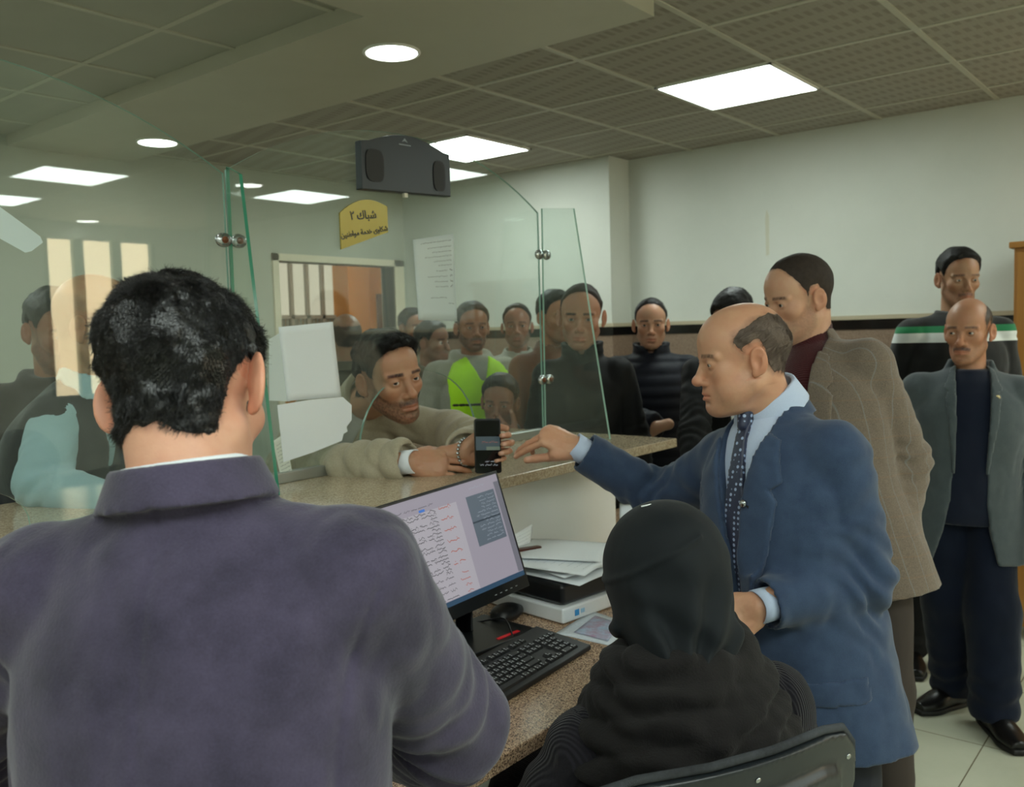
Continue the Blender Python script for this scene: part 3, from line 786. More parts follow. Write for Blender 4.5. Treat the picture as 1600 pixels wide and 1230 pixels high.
def tile_mat():
    t = NT('perforated_ceiling_tile'); v = t.new('ShaderNodeTexVoronoi', feature='F1'); v.inputs['Scale'].default_value = 60; v.inputs['Randomness'].default_value = 0
    t.link(t.co(), v.inputs['Vector'])
    dots = t.ramp(v.outputs['Distance'], [(.16, (1, 1, 1)), (.26, (0, 0, 0))])
    wv = t.new('ShaderNodeTexWave', wave_type='BANDS', bands_direction='X', wave_profile='SIN'); wv.inputs['Scale'].default_value = 1; wv.inputs['Distortion'].default_value = .2
    t.link(t.mapped((2.6, 2.6, 1), (0, 0, .25)), wv.inputs['Vector'])
    wv2 = t.new('ShaderNodeTexWave', wave_type='BANDS', bands_direction='Y', wave_profile='SIN'); wv2.inputs['Scale'].default_value = 1
    t.link(t.mapped((7.5, 7.5, 1), (0, 0, .1)), wv2.inputs['Vector'])
    m = t.math('MULTIPLY', t.ramp(wv.outputs['Fac'], [(.35, (0, 0, 0)), (.7, (1, 1, 1))]), t.ramp(wv2.outputs['Fac'], [(.3, (0, 0, 0)), (.55, (1, 1, 1))]))
    c = t.mix(m, lin('a29c90'), lin('918b7e')); c = t.mix(t.math('MULTIPLY', dots, .10), c, lin('4c4a42')); t.base(c); t.set(roughness=.85); return t.m
M_tile = tile_mat()
M_tileplain = wall_mat('plain_ceiling_tile', 'a7a698', '9f9e90')
M_soffit = wall_mat('soffit_plaster', 'bcb9a8', 'b4b1a0')
M_bar = plain('ceiling_bar', 'b9b7a6', .5)
# floor, ceiling, walls
struct('floor', MB().box((XL, YB, -.1), (7.6, 7.6, 0)), floor_mat(), org=V3(0, 0, 0))
struct('ceiling', MB().box((2.85, YB, ZC), (7.6, 7.6, ZC+.1)), M_tile, org=V3(0, 0, 0))
struct('ceiling', MB().box((XL, YB, ZC), (2.85, 7.6, ZC+.1)), M_tileplain, org=V3(0, 0, 0))
sf = MB(); L_ = [(XL, 1.63), (2.85, 1.63), (2.85, YF), (2.15, YF), (2.15, 2.36), (XL, 2.36)]
sf.prism(L_, (ZS, ZC), lambda a, b, c: V3(a, b, c)); struct('ceiling_beam', sf, M_soffit, org=V3(0, 0, 0))
bars = MB()
for k in range(-9, 8):
    x = 3.86+.61*k
    if XL < x < XW:
        y0 = YB
        if x > 2.85: bars.box((x-.012, YB, ZC-.004), (x+.012, YF, ZC+.001))
        else: bars.box((x-.012, YB, ZC-.004), (x+.012, 1.63, ZC+.001))
for k in range(-11, 7):
    y = 1.63+.6*k
    if YB < y < YF: bars.box((2.85 if y > 1.63 else XL, y-.012, ZC-.005), (XW, y+.012, ZC+.001))
for k in range(-7, 1): bars.box((1.837+.6*k-.012, 2.36, ZC-.004), (1.837+.6*k+.012, YF, ZC+.001))
for k in range(-1, 4): bars.box((XL, 3.126+.6*k-.012, ZC-.005), (2.15, 3.126+.6*k+.012, ZC+.001))
struct('ceiling_grid', bars, M_bar, org=V3(0, 0, 0))
def wall_x(x0, x1, y0, y1, holes=(), **kw): pass
struct('wall_right', MB().box((XW, YB, 0), (XW+.15, YF+.14, ZC)), W_white)
struct('wall_pier', MB().box((5.15, 3.31, 0), (XW, YF, ZC)), W_white)
struct('wall_left', MB().box((XL-.15, YB, 0), (XL, 7.6, ZC)), W_white)
# wainscot on the right wall and round the pier
def wains(z0, z1, d, mat, name):
    m = MB().box((XW-d, YB, z0), (XW, 3.31, z1)); m.box((5.15-d, 3.31-d, z0), (5.15, YF, z1)).box((5.15, 3.31-d, z0), (XW-d, 3.31, z1)); struct(name, m, mat, org=V3(0, 0, 0))
wains(0.10, 1.50, .015, G_wain, 'wainscot_right'); wains(1.50, 1.558, .02, plain('black_band', '121110', .15), 'trim_1'); wains(1.558, 1.582, .024, plain('beige_cap', 'b9ad93', .35), 'trim_2'); wains(0, .10, .018, plain('dark_base', '2a2622', .25), 'baseboard_right')
for z, w_ in ((1.02, .003), (.56, .003)): wains(z, z+w_, .0158, plain('grout', '4d4238', .7), 'trim_3')
# far wall with a doorway
DX0, DX1, DZ = 3.905, 5.02, 2.09
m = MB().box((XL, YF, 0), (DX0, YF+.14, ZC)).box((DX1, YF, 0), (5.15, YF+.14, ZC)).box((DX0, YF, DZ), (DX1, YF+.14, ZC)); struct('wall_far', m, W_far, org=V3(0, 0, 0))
fr = MB().box((DX0-.05, YF-.015, 0), (DX0, YF+.15, DZ+.05)).box((DX1, YF-.015, 0), (DX1+.10, YF+.15, DZ+.05)).box((DX0-.05, YF-.015, DZ), (DX1+.10, YF+.15, DZ+.05)); struct('door_1', fr, plain('door_lining', 'e6dcc4', .4), org=V3(DX0, YF, 0))
# hall beyond the doorway
struct('wall_hall', MB().box((2.0, 7.46, 0), (7.6, 7.6, ZC)), W_orange)
struct('wall_hall_side', MB().box((7.46, YF, 0), (7.6, 7.46, ZC)), W_orange)
hx = lambda px, Y=7.46: aty(px, 470, Y)[0]
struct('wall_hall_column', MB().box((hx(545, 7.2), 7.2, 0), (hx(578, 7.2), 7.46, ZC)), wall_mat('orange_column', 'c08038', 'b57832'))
hw = MB()
a_, b_ = hx(400), hx(524)
for i in range(6): x = a_+(b_-a_)*i/5; hw.box((x-.02, 7.41, .95), (x+.02, 7.46, 2.35))
for z in (.95, 1.75, 2.33): hw.box((a_-.02, 7.41, z-.02), (b_+.02, 7.46, z+.02))
o = struct('window_1', hw, plain('window_frame', '8e8a80', .5), org=V3(a_, 7.4, .95))
pn = MB().box((a_, 7.445, 1.76), (b_, 7.455, 2.32)).build('pane', emit('daylit_curtain', 'e6dcc2', .5), o, org=V3(a_, 7.4, .95))
cu = MB()
for i in range(60):
    x0 = a_+(b_-a_)*i/60; y = 7.43+.008*math.sin(i*1.9); cu.box((x0, y-.004, .98), (x0+(b_-a_)/60, y, 1.74))
cu.build('curtain', plain('grey_curtain', '77766c', .9), o, org=V3(a_, 7.4, .95))
# a brown framed board hanging in the hall
bd = MB().box((hx(587), 7.42, 1.3), (hx(615), 7.455, 2.0)); tag(bd.build('notice_board', plain('board_brown', '6e4f39', .6)), 'brown board on the orange hall wall seen through the doorway', 'board')
# near side of the office, behind the viewer: wall with a tall window of three lights
gY = 2.047
def mir(px, py, Yp): q = aty(px, py, Yp); return q
Yp = 2*gY-YB
wins = [(75, 115), (131, 176), (190, 236)]
xs = [(aty(a, 376, Yp)[0], aty(b, 376, Yp)[0]) for a, b in wins]; zt = aty(150, 376, Yp)[2]; z0 = 1.05
m = MB().box((XL, YB-.2, 0), (xs[0][0]-.05, YB, ZC)).box((xs[2][1]+.05, YB-.2, 0), (XW, YB, ZC)).box((xs[0][0]-.05, YB-.2, 0), (xs[2][1]+.05, YB, z0)).box((xs[0][0]-.05, YB-.2, zt), (xs[2][1]+.05, YB, ZC))
struct('wall_near', m, W_white, org=V3(0, YB, 0))
m = MB().box((xs[0][0]-.05, YB-.1, z0), (xs[0][0], YB-.02, zt)).box((xs[0][1], YB-.1, z0), (xs[1][0], YB-.02, zt)).box((xs[1][1], YB-.1, z0), (xs[2][0], YB-.02, zt)).box((xs[2][1], YB-.1, z0), (xs[2][1]+.05, YB-.02, zt))
o = struct('window_2', m, plain('window_frame2', '7d8a80', .5), org=V3(xs[0][0], YB, z0))
for a, b in xs: MB().box((a, YB-.09, z0), (b, YB-.08, zt)).build('pane', emit('daylight_pane', 'f6dfb4', 7.0), o, org=V3(xs[0][0], YB, z0))
# ceiling lamps
E_panel = emit('lamp_panel_glow', 'eefbf4', 13.0); E_round = emit('lamp_round_glow', 'fbfff8', 16.0); M_trim = plain('lamp_trim', 'e9e9e2', .4)
def panel(x0, y0, lab, sx=.6, sy=.585):
    t = thing('ceiling_panel_lamp', lab, 'ceiling lamp', V3(x0+sx/2, y0+sy/2, ZC), 'square ceiling panels')
    m = MB(); w = .014
    m.box((x0, y0, ZC-.012), (x0+sx, y0+w, ZC)).box((x0, y0+sy-w, ZC-.012), (x0+sx, y0+sy, ZC)).box((x0, y0, ZC-.012), (x0+w, y0+sy, ZC)).box((x0+sx-w, y0, ZC-.012), (x0+sx, y0+sy, ZC))
    m.build('frame', M_trim, t); MB().box((x0+w, y0+w, ZC-.009), (x0+sx-w, y0+sy-w, ZC-.003)).build('diffuser', E_panel, t)
panel(3.865, 1.632, 'large square white ceiling lamp nearest to the right wall, above the men'); panel(3.97, 3.52, 'farther square white ceiling lamp seen above the arched glass and loudspeaker', .61, .56)
for x, y in ((2.64, -2.45), (2.64, -3.8), (4.4, -2.2), (.2, -1.2), (.2, -3.4), (4.47, -.77), (-1.6, .4), (-1.3, 3.4), (.5, 4.2), (-.7, -.45), (.9, -1.5), (-2.0, -2.2)): panel(x, y, 'square white ceiling lamp outside the picture, in a set partly added as fill light')  # unseen panels; some are added to brighten faces and the counter block
def downlight(x, y, lab, z=ZS):
    t = thing('round_downlight', lab, 'ceiling lamp', V3(x, y, z), 'round downlights')
    pr = [(.098, .0), (.112, .0), (.113, -.004), (.108, -.008), (.1, -.008), (.098, -.004)]
    m = MB(); n = 40; v = [V3(x+r*math.cos(q), y+r*math.sin(q), z+zz) for r, zz in pr for q in np.arange(n)*2*math.pi/n]
    m.add(v, [(i*n+j, i*n+(j+1) % n, ((i+1) % 6)*n+(j+1) % n, ((i+1) % 6)*n+j) for i in range(6) for j in range(n)]); m.build('trim_ring', M_trim, t, smooth=True)
    MB().lathe([(.099, -.001), (.099, -.004)], 40, c=(x, y, z)).build('diffuser', E_round, t)
p = atz(612, 81, ZS); downlight(p[0], p[1], 'round white downlight at the top centre of the pale ceiling beam')
p = atz(246, 222, ZS); downlight(p[0], p[1], 'farther round white downlight above the left glass screen')
for px_, py_ in ((388, 289), (137, 345), (538, 334)):
    q_ = atz(px_, py_, ZC); downlight(q_[0], 2*gY-q_[1], 'round white downlight of the office behind the viewer', ZC)
for x in (1.0, -.4): downlight(x, 2.0, 'round white downlight of the counter beam above the glass outside the picture')
# unseen warm area light added under the hall ceiling to brighten its walls
def area(loc, to, size, e, col=(1, 1, 1), sy=None):
    l = bpy.data.lights.new('area_light', 'AREA'); l.energy = e; l.color = col; l.size = size
    if sy: l.shape = 'RECTANGLE'; l.size_y = sy
    o = bpy.data.objects.new('area_light', l); COL.objects.link(o); o.location = loc
    from mathutils import Vector
    o.rotation_euler = (Vector(to)-Vector(loc)).to_track_quat('-Z', 'Y').to_euler(); return o
area((5.6, 6.2, 2.6), (5.8, 7.0, 0), 1.0, 16, (1, .86, .66))
# ------------------------------------------------------------------ counter, desk
ZT, ZD = 1.15, .80
o = tag(MB().box((XL+.3, 1.56, ZT-.032), (2.84, 2.42, ZT)).build('service_counter', G_counter, bevel=.004, org=V3(1, 2, ZT)), 'speckled beige granite counter top running under the glass screens', 'counter')
o = tag(MB().box((XL+.3, 1.72, 0), (2.675, 2.28, ZT-.032)).build('counter_base', wall_mat('white_counter_base', 'f2f4f0', 'eaece6'), org=V3(1, 2, 0)), 'white plastered block carrying the granite counter above the desk', 'counter base')
t = thing('office_desk', 'long low speckled pink brown granite desk carrying monitor, keyboard and scanner', 'desk', V3(1.2, 1.3, 0))
dk = MB(); dk.prism([(XL+.3, 1.0), (2.15, 1.0), (2.15, 1.36), (3.32, 1.36), (3.32, 2.0), (2.68, 2.0), (2.68, 1.72), (XL+.3, 1.72)], (ZD-.03, ZD), lambda a, b, c: V3(a, b, c)); dk.build('desk_top', G_desk, t, bevel=.003)
for x, y in ((-1.9, 1.06), (.1, 1.06), (2.08, 1.06), (3.26, 1.40)):
    MB().box((x, y, 0), (x+.04, 1.70, ZD-.03)).build('side_panel', plain('desk_panel', '8a7a66', .5), t)
# ------------------------------------------------------------------ glass screens
def glass_mat():
    m = bpy.data.materials.new('screen_glass'); m.use_nodes = True; n = m.node_tree.nodes; l = m.node_tree.links; n.clear()
    out = n.new('ShaderNodeOutputMaterial'); tr = n.new('ShaderNodeBsdfTransparent'); tr.inputs[0].default_value = (.93, .97, .95, 1)
    gl = n.new('ShaderNodeBsdfGlossy'); gl.inputs['Roughness'].default_value = 0.0; fr = n.new('ShaderNodeFresnel'); geo = n.new('ShaderNodeNewGeometry'); io = n.new('ShaderNodeMapRange'); io.inputs['To Min'].default_value = 1.52; io.inputs['To Max'].default_value = 1/1.52; l.new(geo.outputs['Backfacing'], io.inputs['Value']); l.new(io.outputs[0], fr.inputs[0])
    mx = n.new('ShaderNodeMixShader'); l.new(fr.outputs[0], mx.inputs[0]); l.new(tr.outputs[0], mx.inputs[1]); l.new(gl.outputs[0], mx.inputs[2])
    df = n.new('ShaderNodeBsdfDiffuse'); df.inputs[0].default_value = (.62, .68, .62, 1)
    tc = n.new('ShaderNodeTexCoord'); nz = n.new('ShaderNodeTexNoise'); nz.inputs['Scale'].default_value = 3.2; nz.inputs['Detail'].default_value = 6; l.new(tc.outputs['Object'], nz.inputs['Vector'])
    mr = n.new('ShaderNodeMapRange'); l.new(nz.outputs['Fac'], mr.inputs['Value']); mr.inputs['From Min'].default_value = .3; mr.inputs['From Max'].default_value = .75; mr.inputs['To Min'].default_value = .02; mr.inputs['To Max'].default_value = .06
    m2 = n.new('ShaderNodeMixShader'); l.new(mr.outputs[0], m2.inputs[0]); l.new(mx.outputs[0], m2.inputs[1]); l.new(df.outputs[0], m2.inputs[2]); l.new(m2.outputs[0], out.inputs[0]); return m
M_glass = glass_mat(); M_edge = plain('glass_edge', '3f8f74', .12, spec=.6); M_edge2 = plain('glass_edge_pale', '93b8aa', .15, spec=.6); M_steel = plain('brushed_steel', 'b9bcbd', .25, 1); M_rust = plain('rusty_screw', '7a4a30', .5, .6)
def pane(lab, poly, thick, M, hole=None, group=None):
    """poly in the pane's own plane; the cut edges get the green edge material"""
    t = thing('glass_screen', lab, 'glass screen', M(poly[0][0], poly[0][1], 0), group)
    pts = list(poly)
    bm = bpy.data.meshes.new('glass'); n = len(pts); v = [M(a, b, -thick/2) for a, b in pts]+[M(a, b, thick/2) for a, b in pts]
    o = mkobj('glass', v, [tuple(range(n))[::-1], tuple(range(n, 2*n))], M_glass, t, smooth=False)
    e = mkobj('glass_edge', v, [(i, (i+1) % n, n+(i+1) % n, n+i) for i in range(n)], M_edge if 'green edged' in lab else M_edge2, t, smooth=False)
    return t
def arch(x0, x1, zs, rise, n=24): return [(x0+(x1-x0)*i/n, zs+rise*(1-abs(2*i/n-1)**2.2)) for i in range(n+1)]
def holed(x0, x1, z0, hx0, hx1, hz):                         # bottom edge with an arched opening for the hands
    n = 22; return [(x1, z0), (hx1, z0)]+[((hx0+hx1)/2+(hx1-hx0)/2*math.cos(math.pi*i/n), z0+(hz-z0)*math.sin(math.pi*i/n)**.8) for i in range(1, n)]+[(hx0, z0), (x0, z0)]
J1, J2, J0 = 1.36, 2.695, -.02
GM = lambda a, b, c: V3(a, gY+c, b)
pane('middle arched glass screen with the loudspeaker and gold plaque over the counter', arch(J1+.004, J2-.004, 1.985, .185)+holed(J1+.004, J2-.004, ZT+.002, 1.775, 2.31, 1.43), .008, GM)
lp = arch(J0, J1-.004, 1.975, .185); pane('left arched glass screen in front of the man in a dark vest', lp+holed(J0, J1-.004, ZT+.002, .35, .83, 1.27), .008, GM)
FM = lambda X: (lambda a, b, c: V3(X+c, a, b))
pane('green edged glass fin beside the white papers, left end of the middle window', [(1.88, ZT+.002), (1.975, 1.965), (2.03, 1.99), (2.04, ZT+.002)], .010, FM(J1))
pane('slanted glass fin at the right end of the counter', [(1.75, ZT+.002), (1.885, 1.985), (2.03, 2.0), (2.04, ZT+.002)], .010, FM(J2))
def clamp(p, lab, lat=V3(1, 0, 0), rust=True):
    t = thing('glass_clamp', lab, 'clamp', p, 'glass clamps')
    for s in (-1, 1):
        m = MB(); n = 20; u = lat; w = UP; c = p+lat*s*.022+V3(0, -.011, 0)
        prof = [(0, .0), (.017, .0), (.0185, .003), (.0185, .009), (.016, .012), (0, .012)]
        v = [c+(u*math.cos(q)*1.25+w*math.sin(q))*r+V3(0, -z, 0) for r, z in prof for q in np.arange(n)*2*math.pi/n]
        m.add(v, [(i*n+j, i*n+(j+1) % n, (i+1)*n+(j+1) % n, (i+1)*n+j) for i in range(5) for j in range(n)]); m.build('clamp_plate', M_steel, t, smooth=True)
        m = MB(); v = [c+(u*math.cos(q)+w*math.sin(q))*r+V3(0, -z, 0) for r, z in [(0, .0125), (.009, .0125), (.0085, .017), (0, .018)] for q in np.arange(n)*2*math.pi/n]
        m.add(v, [(i*n+j, i*n+(j+1) % n, (i+1)*n+(j+1) % n, (i+1)*n+j) for i in range(3) for j in range(n)]); m.build('screw', M_rust if rust else M_steel, t, smooth=True)
clamp(V3(J1, gY, 1.803), 'rusty glass clamp joining the left and middle glass screens'); clamp(V3(J2, gY, 1.83), 'upper glass clamp at the right end of the middle screen', rust=False); clamp(V3(J2, gY, 1.363), 'lower glass clamp at the right end of the middle screen')
tr = MB().box((1.37, gY-.016, ZT), (1.77, gY+.016, ZT+.03)); tag(tr.build('glass_channel', plain('alu_channel', 'b4b8b4', .3, .8), bevel=.003), 'aluminium channel holding the foot of the middle glass screen', 'channel')
tr = MB().box((2.32, gY-.016, ZT), (2.68, gY+.016, ZT+.03)); tag(tr.build('glass_channel', plain('alu_channel', 'b4b8b4', .3, .8), bevel=.003), 'short aluminium channel beside the slanted right fin', 'channel')
# ------------------------------------------------------------------ writing
def squiggle(mb, x, z, w, hgt, M, rng, right=True, dots=True):
    """one line of tiny joined handwriting like strokes, drawn right to left, too small to read"""
    X = x; end = x-w
    while X > end+hgt*.6:
        L = min(hgt*rng.uniform(1.2, 3.6), X-end); n = max(3, int(L/(hgt*.33))); pts = []
        for i in range(n+1):
            pts.append((X-L*i/n, z+hgt*(.12+.22*(i % 2)+(.55 if rng.rand() < .18 else 0)*1+(-.25 if rng.rand() < .12 else 0))))
        for (a, b) in zip(pts[:-1], pts[1:]):
            t = hgt*.105; mb.add([M(a[0], a[1]-t), M(a[0], a[1]+t), M(b[0], b[1]+t), M(b[0], b[1]-t)], [(0, 1, 2, 3)])
        if dots:
            for _ in range(rng.randint(1, 3)):
                dx = X-L*rng.rand(); dz = z+hgt*(.75 if rng.rand() < .6 else -.2); t = hgt*.08
                mb.add([M(dx-t, dz-t), M(dx-t, dz+t), M(dx+t, dz+t), M(dx+t, dz-t)], [(0, 1, 2, 3)])
        X -= L+hgt*rng.uniform(.35, .7)
def textmesh(name, s, size, mat, parent, M, bold=.0):
    cu = bpy.data.curves.new(name, 'FONT'); cu.body = s; cu.size = size; cu.align_x = 'CENTER'; cu.offset = bold; cu.extrude = .0004
    ob = bpy.data.objects.new(name, cu); COL.objects.link(ob); bpy.context.view_layer.update()
    me = bpy.data.meshes.new_from_object(ob.evaluated_get(bpy.context.evaluated_depsgraph_get())); COL.objects.unlink(ob); bpy.data.objects.remove(ob)
    v = [M(p.co.x, p.co.y, p.co.z) for p in me.vertices]; f = [tuple(q.vertices) for q in me.polygons]; bpy.data.meshes.remove(me)
    return mkobj(name, v, f, mat, parent, smooth=False) if v else None
INK = plain('ink', '1d2126', .7); PAPER = plain('paper_sheet', 'eef3f6', .75)
rg = np.random.RandomState(3)
def sheet(name, lab, cat, corners, mat=PAPER, th=.0006, curl=.0, lines=None, n=10, ink=INK, inset=.012, parent=None):
    """corners: bl, br, tr, tl in world; a slightly bowed thin sheet with optional rows of print"""
    bl, br, tr, tl = [np.asarray(c, float) for c in corners]; nor = nrm(np.cross(br-bl, tl-bl))
    def M(a, b, c=0.): p = (bl*(1-a)+br*a)*(1-b)+(tl*(1-a)+tr*a)*b; return p+nor*(c+curl*(math.sin(math.pi*a)*.5+.5*a*b*math.sin(3*b)))
    V = []; F = []
    for k, c in enumerate((0, th)):
        for i in range(n+1):
            for j in range(n+1): V.append(M(i/n, j/n, c))
    N = (n+1)**2
    for i in range(n):
        for j in range(n):
            a = i*(n+1)+j; F += [(a, a+1, a+n+2, a+n+1), (N+a, N+a+n+1, N+a+n+2, N+a+1)]
    for i in range(n):
        F += [(i*(n+1), (i+1)*(n+1), N+(i+1)*(n+1), N+i*(n+1)), (i*(n+1)+n, N+i*(n+1)+n, N+(i+1)*(n+1)+n, (i+1)*(n+1)+n), (i, N+i, N+i+1, i+1), (n*(n+1)+i, n*(n+1)+i+1, N+n*(n+1)+i+1, N+n*(n+1)+i)]
    o = mkobj(name, V, F, mat, parent, org=(bl+tr)/2 if parent is None else None)
    if parent is None: tag(o, lab, cat)
    if lines:
        W = np.linalg.norm(br-bl); Hh = np.linalg.norm(tl-bl); mb = MB()
        for (z, x1, wd_, hg) in lines: squiggle(mb, x1*W, z*Hh, wd_*W, hg*Hh, lambda a, b: M(a/W, b/Hh, th+.0004), rg)
        mkobj('printed_text', mb.v, mb.f, ink, o, smooth=False, org=(bl+tr)/2 if parent is None else None)
    return o
gz = lambda x, z, y=-.006: V3(x, gY+y, z)
# gold plaque, dark loudspeaker, notices on the glass
t = thing('window_plaque', 'gold arched plaque with black Arabic lettering stuck on the middle glass', 'sign', gz(1.825, 1.83, .0))
pl = [(1.731, 1.80), (1.919, 1.862), (1.919, 1.94)]+[(1.919-.188*i/10, 1.94-.032*i/10+.028*math.sin(math.pi*i/10)) for i in range(1, 10)]+[(1.731, 1.905)]
MB().prism(pl, (.006, .011), lambda a, b, c: V3(a, gY-c, b)).build('plate', plain('gold_plate', 'a39245', .25, .35), t)
def PM(cx, cz, tilt=0): return lambda a, b, c: V3(cx+a*math.cos(tilt)-b*math.sin(tilt), gY-.0115-c, cz+b*math.cos(tilt)+a*math.sin(tilt))
textmesh('lettering', '\u0662 \ufed9\ufe8e\ufe92\ufeb7', .034, plain('black_ink', '14160f', .4), t, PM(1.822, 1.895, .12), .0008)
textmesh('lettering', '\ufee6\ufef4\ufee8\ufec3\ufe8d\ufeee\ufee3 \ufe94\ufee3\ufeaa\ufea7 \ufeef\ufeed\ufe8e\ufedc\ufeb7', .0215, _M['black_ink'], t, PM(1.825, 1.850, .18), .0006)
t = thing('window_loudspeaker', 'black flat intercom loudspeaker hung on top of the middle glass', 'loudspeaker', gz(1.99, 2.05, .0))
sp = [(1.800, 1.978), (2.183, 1.992), (2.183, 2.128), (2.155, 2.131)]+[(2.155-.32*i/12, 2.131-.006*i/12+.033*math.sin(math.pi*i/12)) for i in range(1, 12)]+[(1.835, 2.125), (1.802, 2.12)]
MB().prism(sp, (.006, .034), lambda a, b, c: V3(a, gY-c, b)).build('housing', plain('speaker_black', '20262a', .35), t, bevel=.003)
for cx, w_ in ((1.852, .036), (2.128, .027)):
    m = MB(); n = 28; pp = [(cx+w_*abs(math.cos(q))**.6*np.sign(math.cos(q)), 2.052+.048*abs(math.sin(q))**.6*np.sign(math.sin(q))) for q in np.arange(n)*2*math.pi/n]
    g = m.prism(pp, (.034, .037), lambda a, b, c: V3(a, gY-c, b)).build('speaker_grille', plain('grille_black', '08090a', .5), t)
MB().prism([(1.968, 2.138), (1.98, 2.150), (1.992, 2.138), (1.98, 2.142)], (.034, .0355), lambda a, b, c: V3(a, gY-c, b)).build('logo', plain('pale_print', '8f979b', .5), t)
MB().prism([(1.955, 2.128), (2.005, 2.129), (2.005, 2.132), (1.955, 2.131)], (.034, .0355), lambda a, b, c: V3(a, gY-c, b)).build('lettering', plain('pale_print', '8f979b', .5), t)
MB().box((1.976, gY-.03, 1.972), (1.99, gY-.02, 1.988)).build('plug', plain('plug_cream', 'd9d4c0', .5), t)
M_note = plain('pale_notice_paper', 'd6e0de', .75)
NL = [(.93, .93, .75, .022), (.865, .93, .62, .018), (.81, .92, .48, .018), (.755, .93, .70, .018), (.70, .92, .45, .018), (.65, .92, .34, .018), (.585, .8, .28, .018), (.52, .8, .5, .018), (.46, .8, .34, .018), (.40, .8, .32, .018), (.585, .93, .07, .03), (.52, .93, .07, .03), (.46, .93, .07, .03), (.40, .93, .07, .03), (.27, .75, .42, .018), (.20, .93, .14, .018)]
sheet('notice_sheet', 'printed notice sheet stuck on the middle glass right of the gold plaque', 'notice', [gz(2.041, 1.593), gz(2.222, 1.587), gz(2.218, 1.877), gz(2.028, 1.846)], M_note, curl=.0, lines=NL)
sheet('paper_sheet', 'upper blank white sheet taped to the glass beside the green edged fin', 'paper', [gz(1.520, 1.374), gz(1.711, 1.372), gz(1.692, 1.591), gz(1.502, 1.578)], curl=-.003)
def ragged(name, lab, cat, poly, y, mat=PAPER):
    o = MB().prism(poly, (0, .0006), lambda a, b, c: V3(a, gY+y-c, b)).build(name, mat); return tag(o, lab, cat)
ragged('paper_sheet', 'lower white sheet with a torn right side below the upper sheet', 'paper', [(1.496, 1.207), (1.60, 1.222), (1.705, 1.243), (1.712, 1.262), (1.728, 1.268), (1.725, 1.282), (1.745, 1.30), (1.747, 1.345), (1.738, 1.352), (1.715, 1.371), (1.60, 1.372), (1.484, 1.366)], -.0085)
ragged('paper_sheet', 'pale sheet behind the green edged fin peeking out left of the white sheets', 'paper', [(1.462, 1.38), (1.53, 1.372), (1.53, 1.574), (1.47, 1.545)], -.0045, M_note)
sheet('paper_label', 'narrow white paper label with tiny print under the white sheets', 'label', [gz(1.489, 1.155), gz(1.528, 1.163), gz(1.507, 1.287), gz(1.466, 1.268)], plain('label_paper', 'e0e5d8', .75), lines=[(z, .9, .75, .03) for z in np.arange(.08, .92, .085)])
ragged('tape_strip', 'pale strip of tape crossing the left edge of the left glass', 'tape', [(.735, 1.845), (.78, 1.858), (.812, 1.84), (.888, 1.785), (.893, 1.772), (.868, 1.752), (.855, 1.748), (.80, 1.778), (.72, 1.82)], -.006, plain('tape_white', 'cfe0df', .4))
for x, z, s in ((1.40, 1.955, .011), ): 
    m = MB(); n = 20; v = [V3(J1-.006-.001*k, 1.99+r*math.cos(q)*.7, z+r*math.sin(q)) for k, r in ((0, s), (1, s), (1, s*.6), (0, s*.6)) for q in np.arange(n)*2*math.pi/n]
# monitor
t = thing('computer_monitor', 'black monitor showing a page of Arabic text on the desk', 'monitor', V3(1.60, 1.46, ZD))
TR, BR = at(776, 735, 2.22), at(828, 915, 2.20)
up_m = nrm(TR-BR); rt = nrm(at(776, 735, 2.22)-at(560, 776, 1.92)); fr_m = nrm(np.cross(up_m, rt)); rt = np.cross(fr_m, up_m)
MH = np.linalg.norm(TR-BR); MW = .515
Bl = BR-rt*MW
MM = lambda a, b, c=0.: Bl+rt*a+up_m*b+fr_m*c               # c>0 away from the viewer
m = MB(); m.prism([(0, 0), (MW, 0), (MW, MH), (0, MH)], (0, .012), MM); m.prism([(.06, .04), (MW-.06, .04), (MW-.06, MH-.04), (.06, MH-.04)], (.012, .035), MM); m.build('housing', plain('monitor_black', '101214', .3), t, bevel=.002)
bz = .007; ch = .030
def rectm(name, x0, x1, z0, z1, mat, c=-.0006, par=t): return mkobj(name, [MM(x0, z0, c), MM(x1, z0, c), MM(x1, z1, c), MM(x0, z1, c)], [(0, 1, 2, 3)], mat, par, smooth=False)
scr = rectm('screen', bz, MW-bz, ch, MH-bz, emit('screen_page', 'b9b3c0', .40))
sw, sh_ = MW-2*bz, MH-bz-ch
def ER(name, x0, x1, z0, z1, mat, c): return mkobj(name, [MM(bz+x0*sw, ch+z0*sh_, c), MM(bz+x1*sw, ch+z0*sh_, c), MM(bz+x1*sw, ch+z1*sh_, c), MM(bz+x0*sw, ch+z1*sh_, c)], [(0, 1, 2, 3)], mat, scr, smooth=False, org=t['_org'])
ER('task_bar', 0, 1, 0, .045, emit('task_bar_blue', '3d5f7d', .35), -.0010)
ER('side_menu', .765, .955, .40, .87, emit('menu_grey', '74828e', .36), -.0010); ER('side_bar', .965, 1, .05, .93, emit('menu_pale', '8f8f9a', .36), -.0010)
ER('page_column', .03, .70, .05, .86, emit('page_white', 'c9c5cd', .42), -.0009); ER('menu_line', .765, .955, .615, .63, emit('menu_dark', '4d5a66', .3), -.0012)
ER('selected_word', .47, .505, .862, .885, emit('link_blue', '3f74c4', .6), -.0013)
mb = MB(); mo = MB(); mw = MB(); SM = lambda a, b: MM(bz+a*sw, ch+b*sh_, -.0014)
Z = .835; rr = np.random.RandomState(12)
